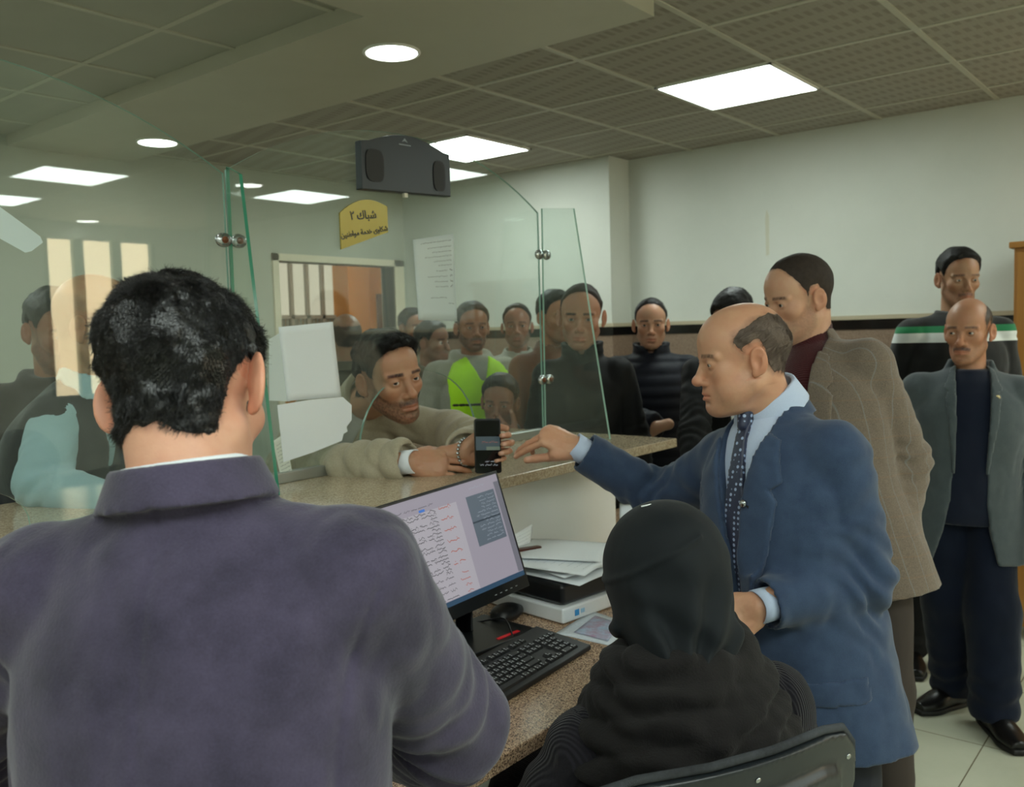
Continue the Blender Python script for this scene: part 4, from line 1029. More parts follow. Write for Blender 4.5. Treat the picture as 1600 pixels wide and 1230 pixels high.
for k in range(6):
    for j, wl in enumerate((rr.uniform(.3, .42), rr.uniform(.38, .47), .05)): squiggle(mb, .565, Z-j*.031, wl, .026, SM, rr)
    squiggle(mo, .66, Z+.002, .075, .030, SM, rr); Z -= .101
for wl in (.14, .27, .12, .13): squiggle(mb, .565, Z, wl, .022, SM, rr); squiggle(mo, .66, Z, .06, .024, SM, rr); Z -= .056
for i in range(13): squiggle(mw, .945, .83-i*.033, rr.uniform(.08, .15), .018, SM, rr)
squiggle(mb, .56, .90, .35, .018, SM, rr); squiggle(mw, .90, .93, .1, .02, SM, rr)
mkobj('screen_text', mb.v, mb.f, emit('text_dark', '1d1b23', .15), scr, smooth=False, org=t['_org']); mkobj('screen_text', mo.v, mo.f, emit('text_orange', 'c8502c', .42), scr, smooth=False, org=t['_org']); mkobj('screen_text', mw.v, mw.f, emit('text_pale', 'aab4bf', .5), scr, smooth=False, org=t['_org'])
for k in range(5): rectm('monitor_button', MW-.12+k*.018, MW-.113+k*.018, .012, .014, plain('button_print', '9aa0a4', .5))
sb = V3(1.60, 1.45, ZD); rl = nrm(V3(rt[0], rt[1], 0)); fl = nrm(np.cross(UP, rl))
m = MB(); Mst = lambda a, b, c: sb+rl*a+fl*b+UP*c
m.prism([(-.12, -.11), (.12, -.11), (.12, .08), (-.12, .08)], (0, .014), Mst); m.build('stand_base', _M['monitor_black'], t, bevel=.004)
MB().prism([(.0, -.088), (.075, -.088), (.075, -.078), (.0, -.078)], (.014, .0155), lambda a, b, c: Mst(a, b-.0, c)).build('red_stripe', plain('red_line', 'd3202b', .35), t, label='thin red outlined stripe')
c0 = Mst(0, .03, .014); c1 = MM(MW/2, MH*.45, .03)
MB().tube([c0, c0+UP*.1, c1], .022, 12).build('stand_column', _M['monitor_black'], t, smooth=True)
# cables
def cable(lab, pts, r=.002, mat=None):
    P = [np.asarray(p, float) for p in pts]; Q = []
    for i in range(len(P)-1):
        p0, p1, p2, p3 = P[max(i-1, 0)], P[i], P[i+1], P[min(i+2, len(P)-1)]
        for u in np.arange(0, 1, .125): Q.append(.5*((2*p1)+(-p0+p2)*u+(2*p0-5*p1+4*p2-p3)*u*u+(-p0+3*p1-3*p2+p3)*u**3))
    Q.append(P[-1]); tag(MB().tube(Q, r, 8).build('cable', mat or plain('cable_black', '1b1b1c', .5), smooth=True), lab, 'cable')
cable('thin black cable looping from the monitor foot to the keyboard', [atz(715, 965, ZD+.004), atz(745, 972, ZD+.012), atz(785, 966, ZD+.03), atz(798, 985, ZD+.02), atz(802, 1005, ZD+.006), atz(796, 1022, ZD+.006)])
cable('grey cable curling on the desk below the black monitor', [atz(702, 1003, ZD+.004), atz(740, 990, ZD+.004), atz(770, 975, ZD+.004), atz(786, 962, ZD+.012), atz(765, 958, ZD+.01)], .0018, plain('cable_grey', '55565a', .5))
# keyboard
kb0 = atz(924, 1016, ZD); kbr = nrm(atz(924, 1016, ZD)-atz(770, 1112, ZD)); kbf = np.cross(UP, kbr); 
t = thing('keyboard', 'black computer keyboard with white key letters on the granite desk', 'keyboard', kb0-kbr*.22+kbf*.07)
KM = lambda a, b, c: kb0-kbr*a+kbf*b+UP*(c+.02*b/.15)          # a to the left from the right end, b away
m = MB(); m.prism([(0, 0), (.45, 0), (.45, .152), (0, .152)], (.001, .013), KM); m.build('case', plain('keyboard_black', '17181a', .42), t, bevel=.003)
def keymesh(w, dp):
    a, b, hh = w/2-.001, dp/2-.001, .0055; s_ = .0018
    v = [(-a, -b, 0), (a, -b, 0), (a, b, 0), (-a, b, 0), (-a+s_, -b+s_, hh), (a-s_, -b+s_, hh), (a-s_, b-s_, hh), (-a+s_, b-s_, hh)]
    f = [(4, 5, 6, 7), (0, 1, 5, 4), (1, 2, 6, 5), (2, 3, 7, 6), (3, 0, 4, 7)]
    z = hh+.0002
    for (x0, x1, y0, y1) in ((-a+.004, -a+.0065, .0, .0042), (a-.0062, a-.004, -.004, -.001), (-a+.004, -a+.0062, -.0045, -.002)):
        n = len(v); v += [(x0, y0, z), (x1, y0, z), (x1, y1, z), (x0, y1, z)]; f.append((n, n+1, n+2, n+3))
    me = bpy.data.meshes.new('key'); 
    Rm = np.array([-(-kbr), kbf, UP])
    me.from_pydata([tuple(np.array([p[0], p[1], p[2]+.02*p[1]/.15])@np.array([kbr, kbf, UP])) for p in v], [], f); me.update()
    me.materials.append(plain('key_black', '1e1f21', .45)); me.materials.append(plain('key_print', 'c9cdd0', .5))
    for i, pq in enumerate(me.polygons): pq.material_index = 1 if i > 4 else 0
    return me
rows = [[1]*16+[.35]+[1]*2, [1]*13+[2]+[.3]+[1]*3+[.3], [1.5]+[1]*12+[1.5]+[.3]+[1]*3, [1.75]+[1]*11+[2.25]+[.3]+[.0], [2.25]+[1]*10+[2.75]+[.3]+[.0, 1], [1.25, 1.25, 1.25, 6.25, 1.25, 1.25, 1.25, 1.25]]
KC = {}; U = .0187
def putkey(a, b, w, dp=1):
    k = (round(w, 2), dp)
    if k not in KC: KC[k] = keymesh(w*U, dp*U)
    o = bpy.data.objects.new('key', KC[k]); COL.objects.link(o); o.parent = t; o.location = KM(a, b, .0125)-np.array(t['_org'])
L0 = .44
for ri, b in enumerate((.135, .108, .0895, .071, .0525, .034)):
    a = L0
    lay = {0: [1, .9]+[1]*4+[.5]+[1]*4+[.5]+[1]*4, 1: [1]*13+[2], 2: [1.5]+[1]*12+[1.5], 3: [1.75]+[1]*11+[2.25], 4: [2.25]+[1]*10+[2.75], 5: [1.25, 1.25, 1.25, 6.25, 1.25, 1.25, 1.25, 1.25]}[ri]
    for w in lay:
        if w >= 1 : putkey(a-w*U/2, b-.011, w)
        a -= w*U
    x = L0-15.35*U
    if ri in (0, 1, 2): [putkey(x-(i+.5)*U, b-.011, 1) for i in range(3)]
    if ri == 4: putkey(x-1.5*U, b-.011, 1)
    if ri == 5: [putkey(x-(i+.5)*U, b-.011, 1) for i in range(3)]
    x = L0-18.7*U
    if ri in (1, 2, 3, 4): [putkey(x-(i+.5)*U, b-.011, 1) for i in range(4 if ri < 2 else 3)]
    if ri == 5: putkey(x-U, b-.011, 2); putkey(x-2.5*U, b-.011, 1)
# mouse / phone shaped black case behind the keyboard
p0 = atz(793, 967, ZD)
V = Vol(p0-.1, p0+.1, .0025); V.ell(p0+UP*.016, (.062, .034, .019), 0, 'u', np.array([nrm(V3(1, .15, 0)), nrm(V3(-.15, 1, 0)), UP])); V.ell(p0+UP*.026+V3(-.01, 0, 0), (.045, .028, .016), .01); V.band(lambda F, P: np.maximum(F, ZD+.001-P[:, 2]), .1)
v, q = V.mesh(); tag(mkobj('mouse', v, q, plain('mouse_black', '161719', .35), org=p0), 'black mouse lying on the desk under the monitor corner', 'mouse')
# scanner
sc0 = atz(880, 978, ZD); sr = nrm(atz(938, 950, ZD)-atz(880, 971, ZD)); sfr = np.cross(UP, sr); Ms = lambda a, b, c: sc0+sr*a+sfr*b+UP*c
t = thing('document_scanner', 'flatbed scanner with white base and black lid beside the monitor', 'scanner', sc0)
MB().prism([(0, 0), (.30, 0), (.30, .30), (0, .30)], (.002, .042), Ms).build('base', plain('scanner_white', 'dfe3e6', .35), t, bevel=.006)
MB().prism([(.012, .012), (.29, .012), (.29, .29), (.012, .29)], (.043, .098), Ms).build('lid', plain('scanner_black', '15171a', .28), t, bevel=.012)
MB().prism([(.045, -.0012), (.061, -.0012), (.061, 0), (.045, 0)], (.014, .030), Ms).build('blue_badge', plain('badge_blue', '2f8fd0', .4), t)
MB().prism([(.068, -.0012), (.082, -.0012), (.082, 0), (.068, 0)], (.017, .028), Ms).build('blue_badge', plain('badge_pale', '9cc4e0', .4), t)
# papers on the scanner and desk
zz = ZD+.101
def flat(a, b, w, h_, ang, z): 
    d = nrm(sr*math.cos(ang)+sfr*math.sin(ang)); e = np.cross(UP, d); c = sc0+sr*a+sfr*b+UP*z; return [c-d*w/2-e*h_/2, c+d*w/2-e*h_/2, c+d*w/2+e*h_/2, c-d*w/2+e*h_/2]
for i, (a, b, an, lab) in enumerate([(.13, .11, .05, 'bottom white sheet of the pile on the black scanner lid'), (.15, .14, -.12, 'crumpled white sheet in the middle of the pile on the scanner'), (.12, .12, .22, 'printed form lying on top of the pile on the scanner'), (.17, .16, .5, 'loose white sheet at the back of the pile on the scanner')]):
    sheet('paper_sheet', lab, 'paper', flat(a, b, .21, .27, an, .101+i*.012), curl=.010, lines=[(z, .9, .7, .012) for z in np.arange(.1, .9, .09)] if i == 2 else None, ink=plain('faint_ink', '8a929a', .7))
c = Ms(.16, .26, .13); sheet('paper_sheet', 'folded white receipt standing up at the back of the scanner pile', 'paper', [Ms(.04, .25, .105), Ms(.15, .27, .108), Ms(.19, .29, .19), Ms(.10, .28, .175)], curl=.01, lines=[(z, .9, .7, .03) for z in np.arange(.1, .9, .12)], ink=_M['faint_ink'])
t = thing('stapler', 'small brown stapler behind the monitor beside the papers', 'stapler', Ms(-.03, .30, .0))
ps = V3(*atz(824, 868, ZD+.125)); ds = nrm(V3(*(cR*.9+cF*.4)[:2], 0)); e_ = np.cross(UP, ds)
S = lambda a, b, c: ps+ds*a+e_*b+UP*c
MB().prism([(-.045, -.014), (.038, -.014), (.045, 0), (.038, .014), (-.045, .014)], (0, .022), S).build('stapler_arm', plain('stapler_brown', '54281c', .3), t, bevel=.004)
MB().prism([(-.02, -.0155), (.0, -.0155), (.0, -.0145), (-.02, -.0145)], (.005, .016), S).build('metal_window', M_steel, t)
MB().prism([(-.045, -.012), (.045, -.012), (.045, .012), (-.045, .012)], (-.02, -.014), S).build('stapler_base', plain('stapler_dark', '1f1a18', .4), t)
def on_desk(name, lab, cat, pix, z=.001, **kw): return sheet(name, lab, cat, [atz(x, y, ZD+z) for x, y in pix], **kw)
on_desk('photo_sheet', 'white sheet with pale blue and pink print beside the keyboard', 'paper', [(868, 990), (955, 1010), (985, 975), (925, 955)], mat=cloth('photo_paper', 'e4eaf0', 'cfdbe6', 30, .4, 0, .05))
on_desk('photo_print', 'blue and pink printed picture on the sheet beside the keyboard', 'picture', [(897, 988), (950, 1002), (968, 975), (930, 962)], z=.003, mat=cloth('photo_print_blue', 'b3cbe0', 'b77f9c', 18, .3, 0, .02, nscale=22), curl=.0008)
on_desk('paper_sheet', 'pale sheet lying on the desk right of the white counter block', 'paper', [(968, 810), (1002, 812), (1030, 792), (968, 786)], z=.002)
# phone and hand things are added with the people
# wooden cabinet
t = thing('wooden_cabinet', 'tall light wooden cabinet against the right wall behind the man in the grey blazer', 'cabinet', V3(5.1, .35, 0))
M_wood = None
def wood(name, a, b):
    t_ = NT(name); w = t_.noise(3, 6, .6, t_.mapped((6, 6, .5)), 1.5); t_.base(t_.mix(w, lin(a), lin(b))); t_.set(roughness=.4); return t_.m
WD = wood('cabinet_wood', 'b5803f', '996428')
MB().box((4.80, -.15, .06), (5.37, .84, 1.87)).build('body', WD, t, bevel=.003); MB().box((4.78, -.17, 1.87), (5.37, .86, 1.90)).build('cornice', WD, t, bevel=.006); MB().box((4.82, -.13, 0), (5.36, .77, .06)).build('plinth', plain('plinth', '3d2c1c', .5), t)
for k, (y0, y1) in enumerate(((.355, .825), (-.135, .345))):
    d = MB().box((4.785, y0, .09), (4.80, y1, 1.85)).build('door', WD, t, bevel=.003); MB().tube([V3(4.77, .34 if k == 0 else .30, 1.0), V3(4.77, .34 if k == 0 else .30, 1.12)], .006, 10).build('handle', M_steel, d, smooth=True, org=t['_org'])
# stained patch on the wall: dried glue
tag(MB().prism([(2.30, 1.98), (2.32, 1.97), (2.325, 2.2), (2.315, 2.26), (2.30, 2.22)], (0, .002), lambda a, b, c: V3(XW-c, a, b)).build('wall_stain', plain('stain_beige', 'cdcbb8', .8)), 'faint beige stain high on the bare right wall', 'stain')
# ------------------------------------------------------------------ the people
HB = hair_mat('hair_black', '0e0c0b'); HD = hair_mat('hair_dark', '1a1411'); HG = hair_mat('hair_greying', '4a4038', .5); HS = hair_mat('hair_stubble', '2a221d', .7, .2)
LEATHER = plain('black_leather', '0c0b0b', .28)
D = {}
def from_head(label, hp, look, tyaw, o, hs=1., lean=.0, side=0., nd=.138, **kw):
    """a standing person whose ear-level head centre is at hp"""
    hA = head_axes(*look); hp = np.asarray(hp, float); hc = kw.get('hscale', 1.)
    nk = hp-hA[1]*.030-UP*nd*hc; f = facing(tyaw); pel = nk-UP*.50*hs-f*lean+np.cross(f, UP)*side
    zb = pel[2]-.95*hs
    return Person(label, (pel[0], pel[1]), tyaw, hs=hs, neck=nk, pel=pel, head=hp, look=look, o=o, **kw)
LL = [(-.005, .20), (-.012, .30), (-.03, .42), (-.052, .50), (-.075, .485), (-.088, .415), (-.072, .405), (-.083, .385), (-.062, .30), (-.03, .22)]
def lapels(w0=.20, sc=1.0, wd=1.0, hgt=.006):
    L = [(a*wd, w0+(b-.20)*sc) for a, b in LL]; return [(L, hgt), ([(-a, b) for a, b in L][::-1], hgt)]
def vopen(w0, top=.58, wd=.052): return [(0, w0-.01), (.012, w0+.02), (.028, w0+(.50-w0)*.6), (wd, .50), (wd+.01, top), (-wd-.01, top), (-wd, .50), (-.028, w0+(.50-w0)*.6), (-.012, w0+.02)]
def suit_seams(w0): return [('f', [(.0, w0), (.004, -.02), (.03, -.2)], .004), ('b', [(0, .44), (0, -.2)], .0025)]
def buttons(P, V, ws, mat, r=.009, u=.012):
    for w in ws:
        p = P.onfront(V, u, w); mb = MB(); mb.lathe([(r*.2, .0), (r, .0), (r, .002), (r*.8, .0035), (r*.3, .003)], 16, M=frame(p, P.r, P.t, P.f)); mb.build('button', mat, P.root, smooth=True)

# 1 the man in the blue suit -------------------------------------------------
T1 = time.time()
o = dict(skin='cb9b7c', hairline='bald', hair=.007, crownbald=0, strands=7000, slen=.011, srad=.00032, stiff=.25, curl=.12, haircol='3a2f28', taper=.045, beard=.12, fat=1., nose=1.12, jaw=1.03, brow=.8, neck=1.08, seed=3, mess=.002, eyeopen=.0035, stubblehair=.5, collarh=.056, jc=.022, inset=.008)
P = from_head('balding man in a blue suit pointing across the counter, standing beside the seated woman', at(1160, 562, 1.95), (93, -7, 1), 122, o, hscale=.965, hs=1.0, lean=-.0, side=-.10, fat=.028, sw=1.06, seed=11)
P.neck = at(1203, 640, 1.99); P.pel = at(1258, 1010, 1.98); P.t = nrm(P.neck-P.pel); P.L = np.linalg.norm(P.neck-P.pel); P.f = nrm(facing(122)-P.t*(facing(122)@P.t)); P.r = np.cross(P.f, P.t)
P.sh = [P.neck-P.t*.105+P.r*q*.156 for q in (-1, 1)]; P.base = V3(P.pel[0], P.pel[1], 0); P.na = nrm((P.hpos-P.hA[1]*.03-P.hA[2]*.06)-P.neck); P.legs()
P.root.location = P.base; P.root['_org'] = [float(x) for x in P.base]
P.arm(1, wr=at(903, 700, 2.28), el=at(1038, 782, 2.30)); P.arm(0, wr=at(1186, 948, 1.80), el=at(1345, 905, 1.86))
lf = -cR
P.hand[1] = dict(d=lf*.92+UP*.36, palm=-UP*.75-lf*.2-cR*0+cF*.55, curls=[(.95, .12, .1), (1.0, .2, .12), (1.15, .5, .3), (1.35, .75, .4)], thumb=(.22, .75, .15, -.1), spread=.05, h=.002)
P.hand[0] = dict(d=lf*.85-UP*.45, palm=cF*.8-UP*.3, curls=[(.5, .6, .3), (.6, .6, .3), (.7, .7, .3), (.8, .7, .3)], h=.0025)
P.body(h=.002); P.eyes(0, -.3, 18); P.hair(hair_mat('hair_brown_grey', '62544a', .55))
navy = cloth('blue_suit_wool', '3a4a63', '313f59', 120, .8, .2, .12, nscale=30)
V = P.top('suit_jacket', navy, off=.026, soff=.022, h=.0055, hem=.20, flare=.02, belly=.01, fold=.0065, openv=vopen(.13, wd=.066), lapel=lapels(.12, 1.22, 1.3, .011)+[([(-.19, -.02), (-.07, -.02), (-.07, -.07), (-.19, -.075)], .004), ([(.07, -.02), (.19, -.02), (.19, -.075), (.07, -.07)], .004), ([(.075, .31), (.15, .315), (.15, .338), (.075, .334)], .002)], collar='lapelcollar', seams=suit_seams(.13), end=-.018)
V2 = P.top('shirt', cloth('pale_blue_shirt', 'c3cfe8', 'bccae6', 200, .8, .1, .08), off=.010, h=.005, hem=.0, sleeves=False, fold=.001)
P.collar_piece('shirt_collar', _M['pale_blue_shirt'], 'shirt', .0024)
for i in (0, 1): P.cuff(i, _M['pale_blue_shirt'], -.04, .014 if i else .006, .036)
def tie_mat():
    t = NT('navy_dotted_tie'); v = t.new('ShaderNodeTexVoronoi', feature='F1'); v.inputs['Scale'].default_value = 85; v.inputs['Randomness'].default_value = .0; t.link(t.co(), v.inputs['Vector'])
    t.base(t.ramp(v.outputs['Distance'], [(.0, lin('9fb0cf')), (.26, lin('9fb0cf')), (.34, lin('1d2440')), (1, lin('1d2440'))])); t.set(roughness=.45, sheen=.2); return t.m
TM = tie_mat()
kc = P.neck+nrm(P.na*.6+P.t*.4)*.012; kf = P.f
K = Vol(kc-.12, kc+.14, .003); K.cap(kc+kf*.070-P.t*.002, kc+kf*.088-P.t*.036, .0195, .0125, .0); v, q = K.mesh(); mkobj('tie_knot', v, q, TM, P.root)
tie = P.patch('tie', V2, TM, [(-.016, P.L-.005), (.016, P.L-.005), (.014, .47), (.032, .30), (.042, .10), (-.042, .10), (-.032, .30), (-.014, .47)], .012, -.004)
buttons(P, V, [.11, .0], plain('navy_button', '1a2030', .3))
bp = P.onfront(V, -.045, .335); fm = frame(bp, P.r, P.t, P.f)
mc = MB(); mc.prism([(-.010, -.009), (.010, -.009), (.010, .009), (-.010, .009)], (0, .009), lambda a, b, c: bp+P.r*a+P.t*b+P.f*c)
t = thing('lapel_microphone', 'tiny silver clip microphone on the lapel of the blue suit', 'microphone', bp)
mc.build('clip', plain('mic_black', '0f1012', .3), t, bevel=.002); MB().lathe([(.001, 0), (.007, .001), (.0085, .009), (.006, .014), (.001, .016)], 16, M=lambda p: bp+P.r*p[0]+P.f*(p[1]+.012)+P.t*(p[2]+.006)).build('microphone_head', M_steel, t, smooth=True)
P.trousers(plain('navy_trousers', '131722', .8), off=.02); P.shoes(LEATHER)
D['blue'] = P; print('blue', time.time()-T1)
# 2 the man in front, seen from behind ----------------------------------------
o = dict(skin='dba88c', hairline='full', hair=.009, strands=32000, slen=.011, srad=.0004, segs=4, stiff=.28, curl=.42, clump=1.0, haircol='0e0c0b', mess=.006, seed=5, jc=.037, collarh=.037, ears=1.15, earout=44, neck=1.05, w=1.02, inset=0, taper=.03)
HAIRLINES['nape'] = [(.13, .088), (.082, .086), (.064, .062), (.05, .04), (.036, .018), (.03, -.014), (.016, -.016), (.013, .01), (.006, .032), (-.012, .036), (-.024, .018), (-.03, -.03), (-.04, -.064), (-.06, -.070), (-.085, -.060), (-.16, -.066), (-.17, .3), (.13, .3)]
o['hairline'] = 'nape'
fb = at(300, 742, .93)
P = Person('person in a dark purple corduroy blazer seen from behind in the foreground', (fb[0]-.02, fb[1]-.04), -4, hs=1., neck=fb-UP*.025, pel=V3(fb[0]-.03, fb[1]-.05, .93), head=at(293, 618, .985), look=(-10, -22, 8), o=o, sw=1.0, fat=.03, seed=12, hscale=.96)
P.arm(1, wr=at(640, 1160, 1.32), el=at(702, 1130, 1.10)); P.arm(0, wr=at(120, 1230, 1.2), el=at(-90, 1160, 1.0))
P.hand[1] = dict(d=cF*.8-cR*.4-UP*.1, palm=-UP, h=.003); P.hand[0] = dict(d=cF*.8+cR*.4-UP*.1, palm=-UP, h=.003)
P.body(h=.002); P.eyes(0, 0, 10); P.hair(hair_mat('hair_curly_black', '0d0c0c', .3, .6))
cord = cloth('purple_corduroy', '494257', '2b2736', 90, .9, .25, .4, nscale=11)
V = P.top('blazer', cord, off=.030, soff=.028, h=.0045, hem=.20, fold=.0055, collar='lapelcollar', flare=.01, pad=.006, seams=[('b', [(0, .455), (0, -.2)], .003), ('b', [(-.215, .385), (-.17, .30), (-.155, .18)], .004), ('b', [(.215, .385), (.17, .30), (.155, .18)], .004)], end=0)
P.top('shirt', cloth('white_shirt', 'e9edf2', 'e2e7ee', 200, .8, .1, .08), off=.012, h=.008, hem=0, sleeves=False, fold=0); P.collar_piece('shirt_collar', _M['white_shirt'], 'shirt', .0022)
P.trousers(plain('dark_trousers', '1b1b20', .8), off=.022); P.shoes(LEATHER)
D['fore'] = P; print('fore', time.time()-T1)
# 3 the seated woman ------------------------------------------------------------
hw_ = at(1037, 905, 1.55)
wb = V3(hw_[0]-.02, hw_[1]-.10, 0); wf = facing(14)
o = dict(skin='c89a7c', brow=.7, seed=2)
P = Person('woman in a black hijab and ribbed black cardigan seated with her back to the viewer', (wb[0], wb[1]), 14, hs=.95, neck=hw_-UP*.155-wf*.03, pel=V3(wb[0], wb[1], .56), head=hw_, look=(14, -16, -3), o=o, sw=1.1, fat=.03, seed=3)
P.arm(1, wr=P.neck+P.r*.22+wf*.42-UP*.30, el=P.neck+P.r*.29+wf*.10-UP*.40); P.arm(0, wr=P.neck-P.r*.16+wf*.42-UP*.30, el=P.neck-P.r*.29+wf*.10-UP*.38)
for i in (0, 1): P.hand[i] = dict(d=wf, palm=-UP, h=.004)
P.hip = [P.pel+P.r*q*.09 for q in (-1, 1)]; P.kn = [P.pel+wf*.40+P.r*q*.10-UP*.02 for q in (-1, 1)]; P.ank = [P.pel+wf*.38+P.r*q*.10-UP*.475 for q in (-1, 1)]
P.toe = [wf+P.r*q*.15 for q in (-1, 1)]
P.body(h=.004); P.eyes(0, 0, 8)
A = P.hA
def hij():
    V = Vol(hw_-.26, hw_+.22, .0035); X = lambda *a: hw_+np.array(a)@A
    V.ell(X(0, -.012, .022), (.106, .122, .114), 0, 'u', A); V.ell(X(.004, -.015, -.055), (.102, .108, .085), .04, 'u', A)
    V.cap(X(-.01, -.055, -.085), X(-.05, -.075, -.135), .052, .035, .05); V.cap(X(.03, -.05, -.09), X(0, -.06, -.15), .06, .06, .04)
    V.cap(X(-.045, -.07, -.125), X(-.085, -.055, -.150), .026, .020, .02)
    V.ell(X(0, .09, -.02), (.058, .05, .078), .01, 's', A)
    def f(F, P_):
        Q = (P_-hw_)@A.T; r = np.sqrt(Q[:, 0]**2+(Q[:, 2]+.12)**2); a = np.arctan2(Q[:, 0]+.03, Q[:, 2]+.22)
        low = ss(.06, -.09, Q[:, 2]); D_ = .0075*low*np.sin(a*17+3*fbm(P_, 7, 2, 4))+.003*low*np.sin(Q[:, 2]*85+Q[:, 0]*42+2*fbm(P_, 9, 2, 8))+.0016*fbm(P_, 14, 3, 2)
        D_ += .004*np.exp(-((Q[:, 2]-.055-.5*(Q[:, 0]))/.006)**2)*(Q[:, 0] < .02)
        return F-D_
    V.band(f, .03); v, q = V.mesh(); return mkobj('hijab', v, q, cloth('black_hijab_cloth', '1a1e21', '15191c', 200, .75, .04, .06), P.root)
hij()
rib = cloth('ribbed_black_knit', '232127', '1a181d', 60, .95, .08, .7, weave=(62, 62, 0))
V = P.top('cardigan', rib, off=.030, soff=.026, h=.006, hem=.17, fold=.005, flare=.02, seams=[('b', [(-.185, .42), (-.15, .2)], .005), ('b', [(.185, .42), (.15, .2)], .005)])
def shawl():
    V = Vol(P.neck-.34, P.neck+.30, .004); n = 26
    rings = [(.105, .085, .040, .040, .0), (.135, .11, .034, .004, .4), (.160, .135, .030, -.032, .8), (.182, .15, .026, -.066, 1.2)]
    for (rx, ry, rr, z, ph) in rings:
        pts = []
        for k in range(n+1):
            a = 2*math.pi*k/n; back = max(0, -math.cos(a))
            pts.append(P.neck+P.r*math.sin(a)*rx+P.f*(math.cos(a)*ry-.02)+UP*(z-.035*back*(rx/.2)+.018*math.sin(a*2+ph)-.02*abs(math.sin(a))*(rx/.2)))
        for k in range(n): V.cap(pts[k], pts[k+1], rr, rr, .006)
    V.band(lambda F, Q: F-.005*np.sin(Q[:, 2]*110+7*fbm(Q, 6, 2, 3))-.004*fbm(Q, 12, 3, 5), .03)
    v, q = V.mesh(); return mkobj('shawl', v, q, cloth('knitted_black_shawl', '1c1a1a', '232120', 80, .95, .05, .8, weave=(0, 0, 95)), P.root)
shawl()
for (a, b, c, L_) in ((-.040, -.045, .109, .009),):
    p = hw_+V3(a, b+.0, c)@A+A[2]*.013; mb = MB().tube([p-A[0]*L_+cU*.0, p+A[0]*L_+A[2]*.003], .0014, 8); mb.build('hijab_pin', plain('pearl_white', 'f2f2f2', .2), P.root, smooth=True)
P.trousers(plain('black_skirt', '0d0d10', .9), off=.03); P.shoes(LEATHER)
D['woman'] = P; print('woman', time.time()-T1)
# chair behind her
cTR, cTL = at(1312, 1128, 1.27), at(985, 1236, 1.13)
cTL[2] = cTR[2]
cr_ = nrm(cTR-cTL); cr_ = nrm(V3(cr_[0], cr_[1], 0)); cf = np.cross(UP, cr_); cc = cTR-cr_*.20-cf*.035; tilt = nrm(UP-cf*.16)
t = thing('office_chair', 'black plastic backed office chair carrying the woman in the hijab', 'chair', V3(cc[0], cc[1], 0)+cf*.22)
CM = lambda a, b, c: cc+cr_*a+tilt*b+cf*(c-.10*(a/.23)**2*-.35)
def chair_back():
    ext = [(-.235, -.46), (-.235, -.09), (-.225, -.045), (-.195, -.012), (-.15, .0), (.15, .0), (.195, -.012), (.225, -.045), (.235, -.09), (.215, -.46)]
    V = Vol(cc-np.array([.40, .40, .55]), cc+np.array([.40, .40, .1]), .004)
    def fn(X, Y, Z):
        x, y, z = X-cc[0], Y-cc[1], Z-cc[2]; a = x*cr_[0]+y*cr_[1]; b = x*tilt[0]+y*tilt[1]+z*tilt[2]; f2 = np.cross(tilt, cr_); c = x*f2[0]+y*f2[1]+z*f2[2]
        a, b, c = np.broadcast_arrays(a, b, c); d = poly_sd(a, b, ext); c = c-.035*(a/.23)**2+.012*ss(-.035, -.06, d)+.004*np.exp(-((d+.05)/.006)**2)
        c = c-.010*np.exp(-((b+.16+a*.25)/.018)**2)*ss(-.06, -.075, d)*(np.abs(a) < .15)
        return np.maximum(np.abs(c)-.011, d)
    V.op(fn, cc-.5, cc+.5); 
    for s in (-1, 1): pass
    v, q = V.mesh(); return mkobj('backrest', v, q, plain('chair_plastic', '1b1f22', .34), t)
chair_back()
fb_ = np.cross(tilt, cr_)
edge = [(-.20, -.010), (-.15, .003), (-.05, .004), (.05, .004), (.15, .003), (.195, -.009), (.226, -.043), (.237, -.09)]
MB().tube([cc+cr_*a+tilt*(b+.002)-fb_*(.000-.035*(a/.23)**2) for a, b in edge], .006, 10).build('piping', cloth('chair_piping', '55585c', '1d1e20', 40, .8, 0, .8, weave=(220, 220, 0)), t, smooth=True)
for a, b in ((.205, -.05), (.02, -.022), (-.15, -.028), (.222, -.16), (.218, -.30)):
    p = cc+cr_*a+tilt*b-fb_*(.0115-.035*(a/.23)**2); MB().lathe([(.0045, 0), (.004, .0015), (.001, .002)], 12, M=lambda q: p+cr_*q[0]+tilt*q[1]-fb_*q[2]).build('screw', M_steel, t, smooth=True)
sc_ = V3(cc[0], cc[1], .46)+cf*.24
V = Vol(sc_-.34, sc_+.34, .008); V.ell(sc_-UP*.01, (.25, .24, .075), 0, 'u', np.array([cr_, cf, UP])); V.band(lambda F, Q: np.maximum(F, np.maximum(Q[:, 2]-.475, .425-Q[:, 2])), .1); v, q = V.mesh(); mkobj('seat', v, q, plain('chair_seat', '141517', .8), t)
MB().tube([sc_-UP*.06, V3(sc_[0], sc_[1], .10)], .028, 16).build('gas_column', plain('chair_metal', '1c1d1f', .3, .8), t, smooth=True)
MB().tube([sc_-UP*.05-cf*.1, cc-UP*.46+cf*.02, cc-tilt*.30-fb_*.012], .016, 10).build('back_support', _M['chair_plastic'], t, smooth=True)
for k in range(5):
    a = k*2*math.pi/5+.3; e = V3(sc_[0]+.27*math.cos(a), sc_[1]+.27*math.sin(a), .075); MB().tube([V3(sc_[0], sc_[1], .11), e], [.024, .016], 10).build('leg', _M['chair_plastic'], t, smooth=True)
    MB().tube([e+V3(-.014*math.sin(a), .014*math.cos(a), -.045), e+V3(.014*math.sin(a), -.014*math.cos(a), -.045)], .029, 16).build('caster', plain('caster_black', '0d0d0e', .5), t, smooth=True)
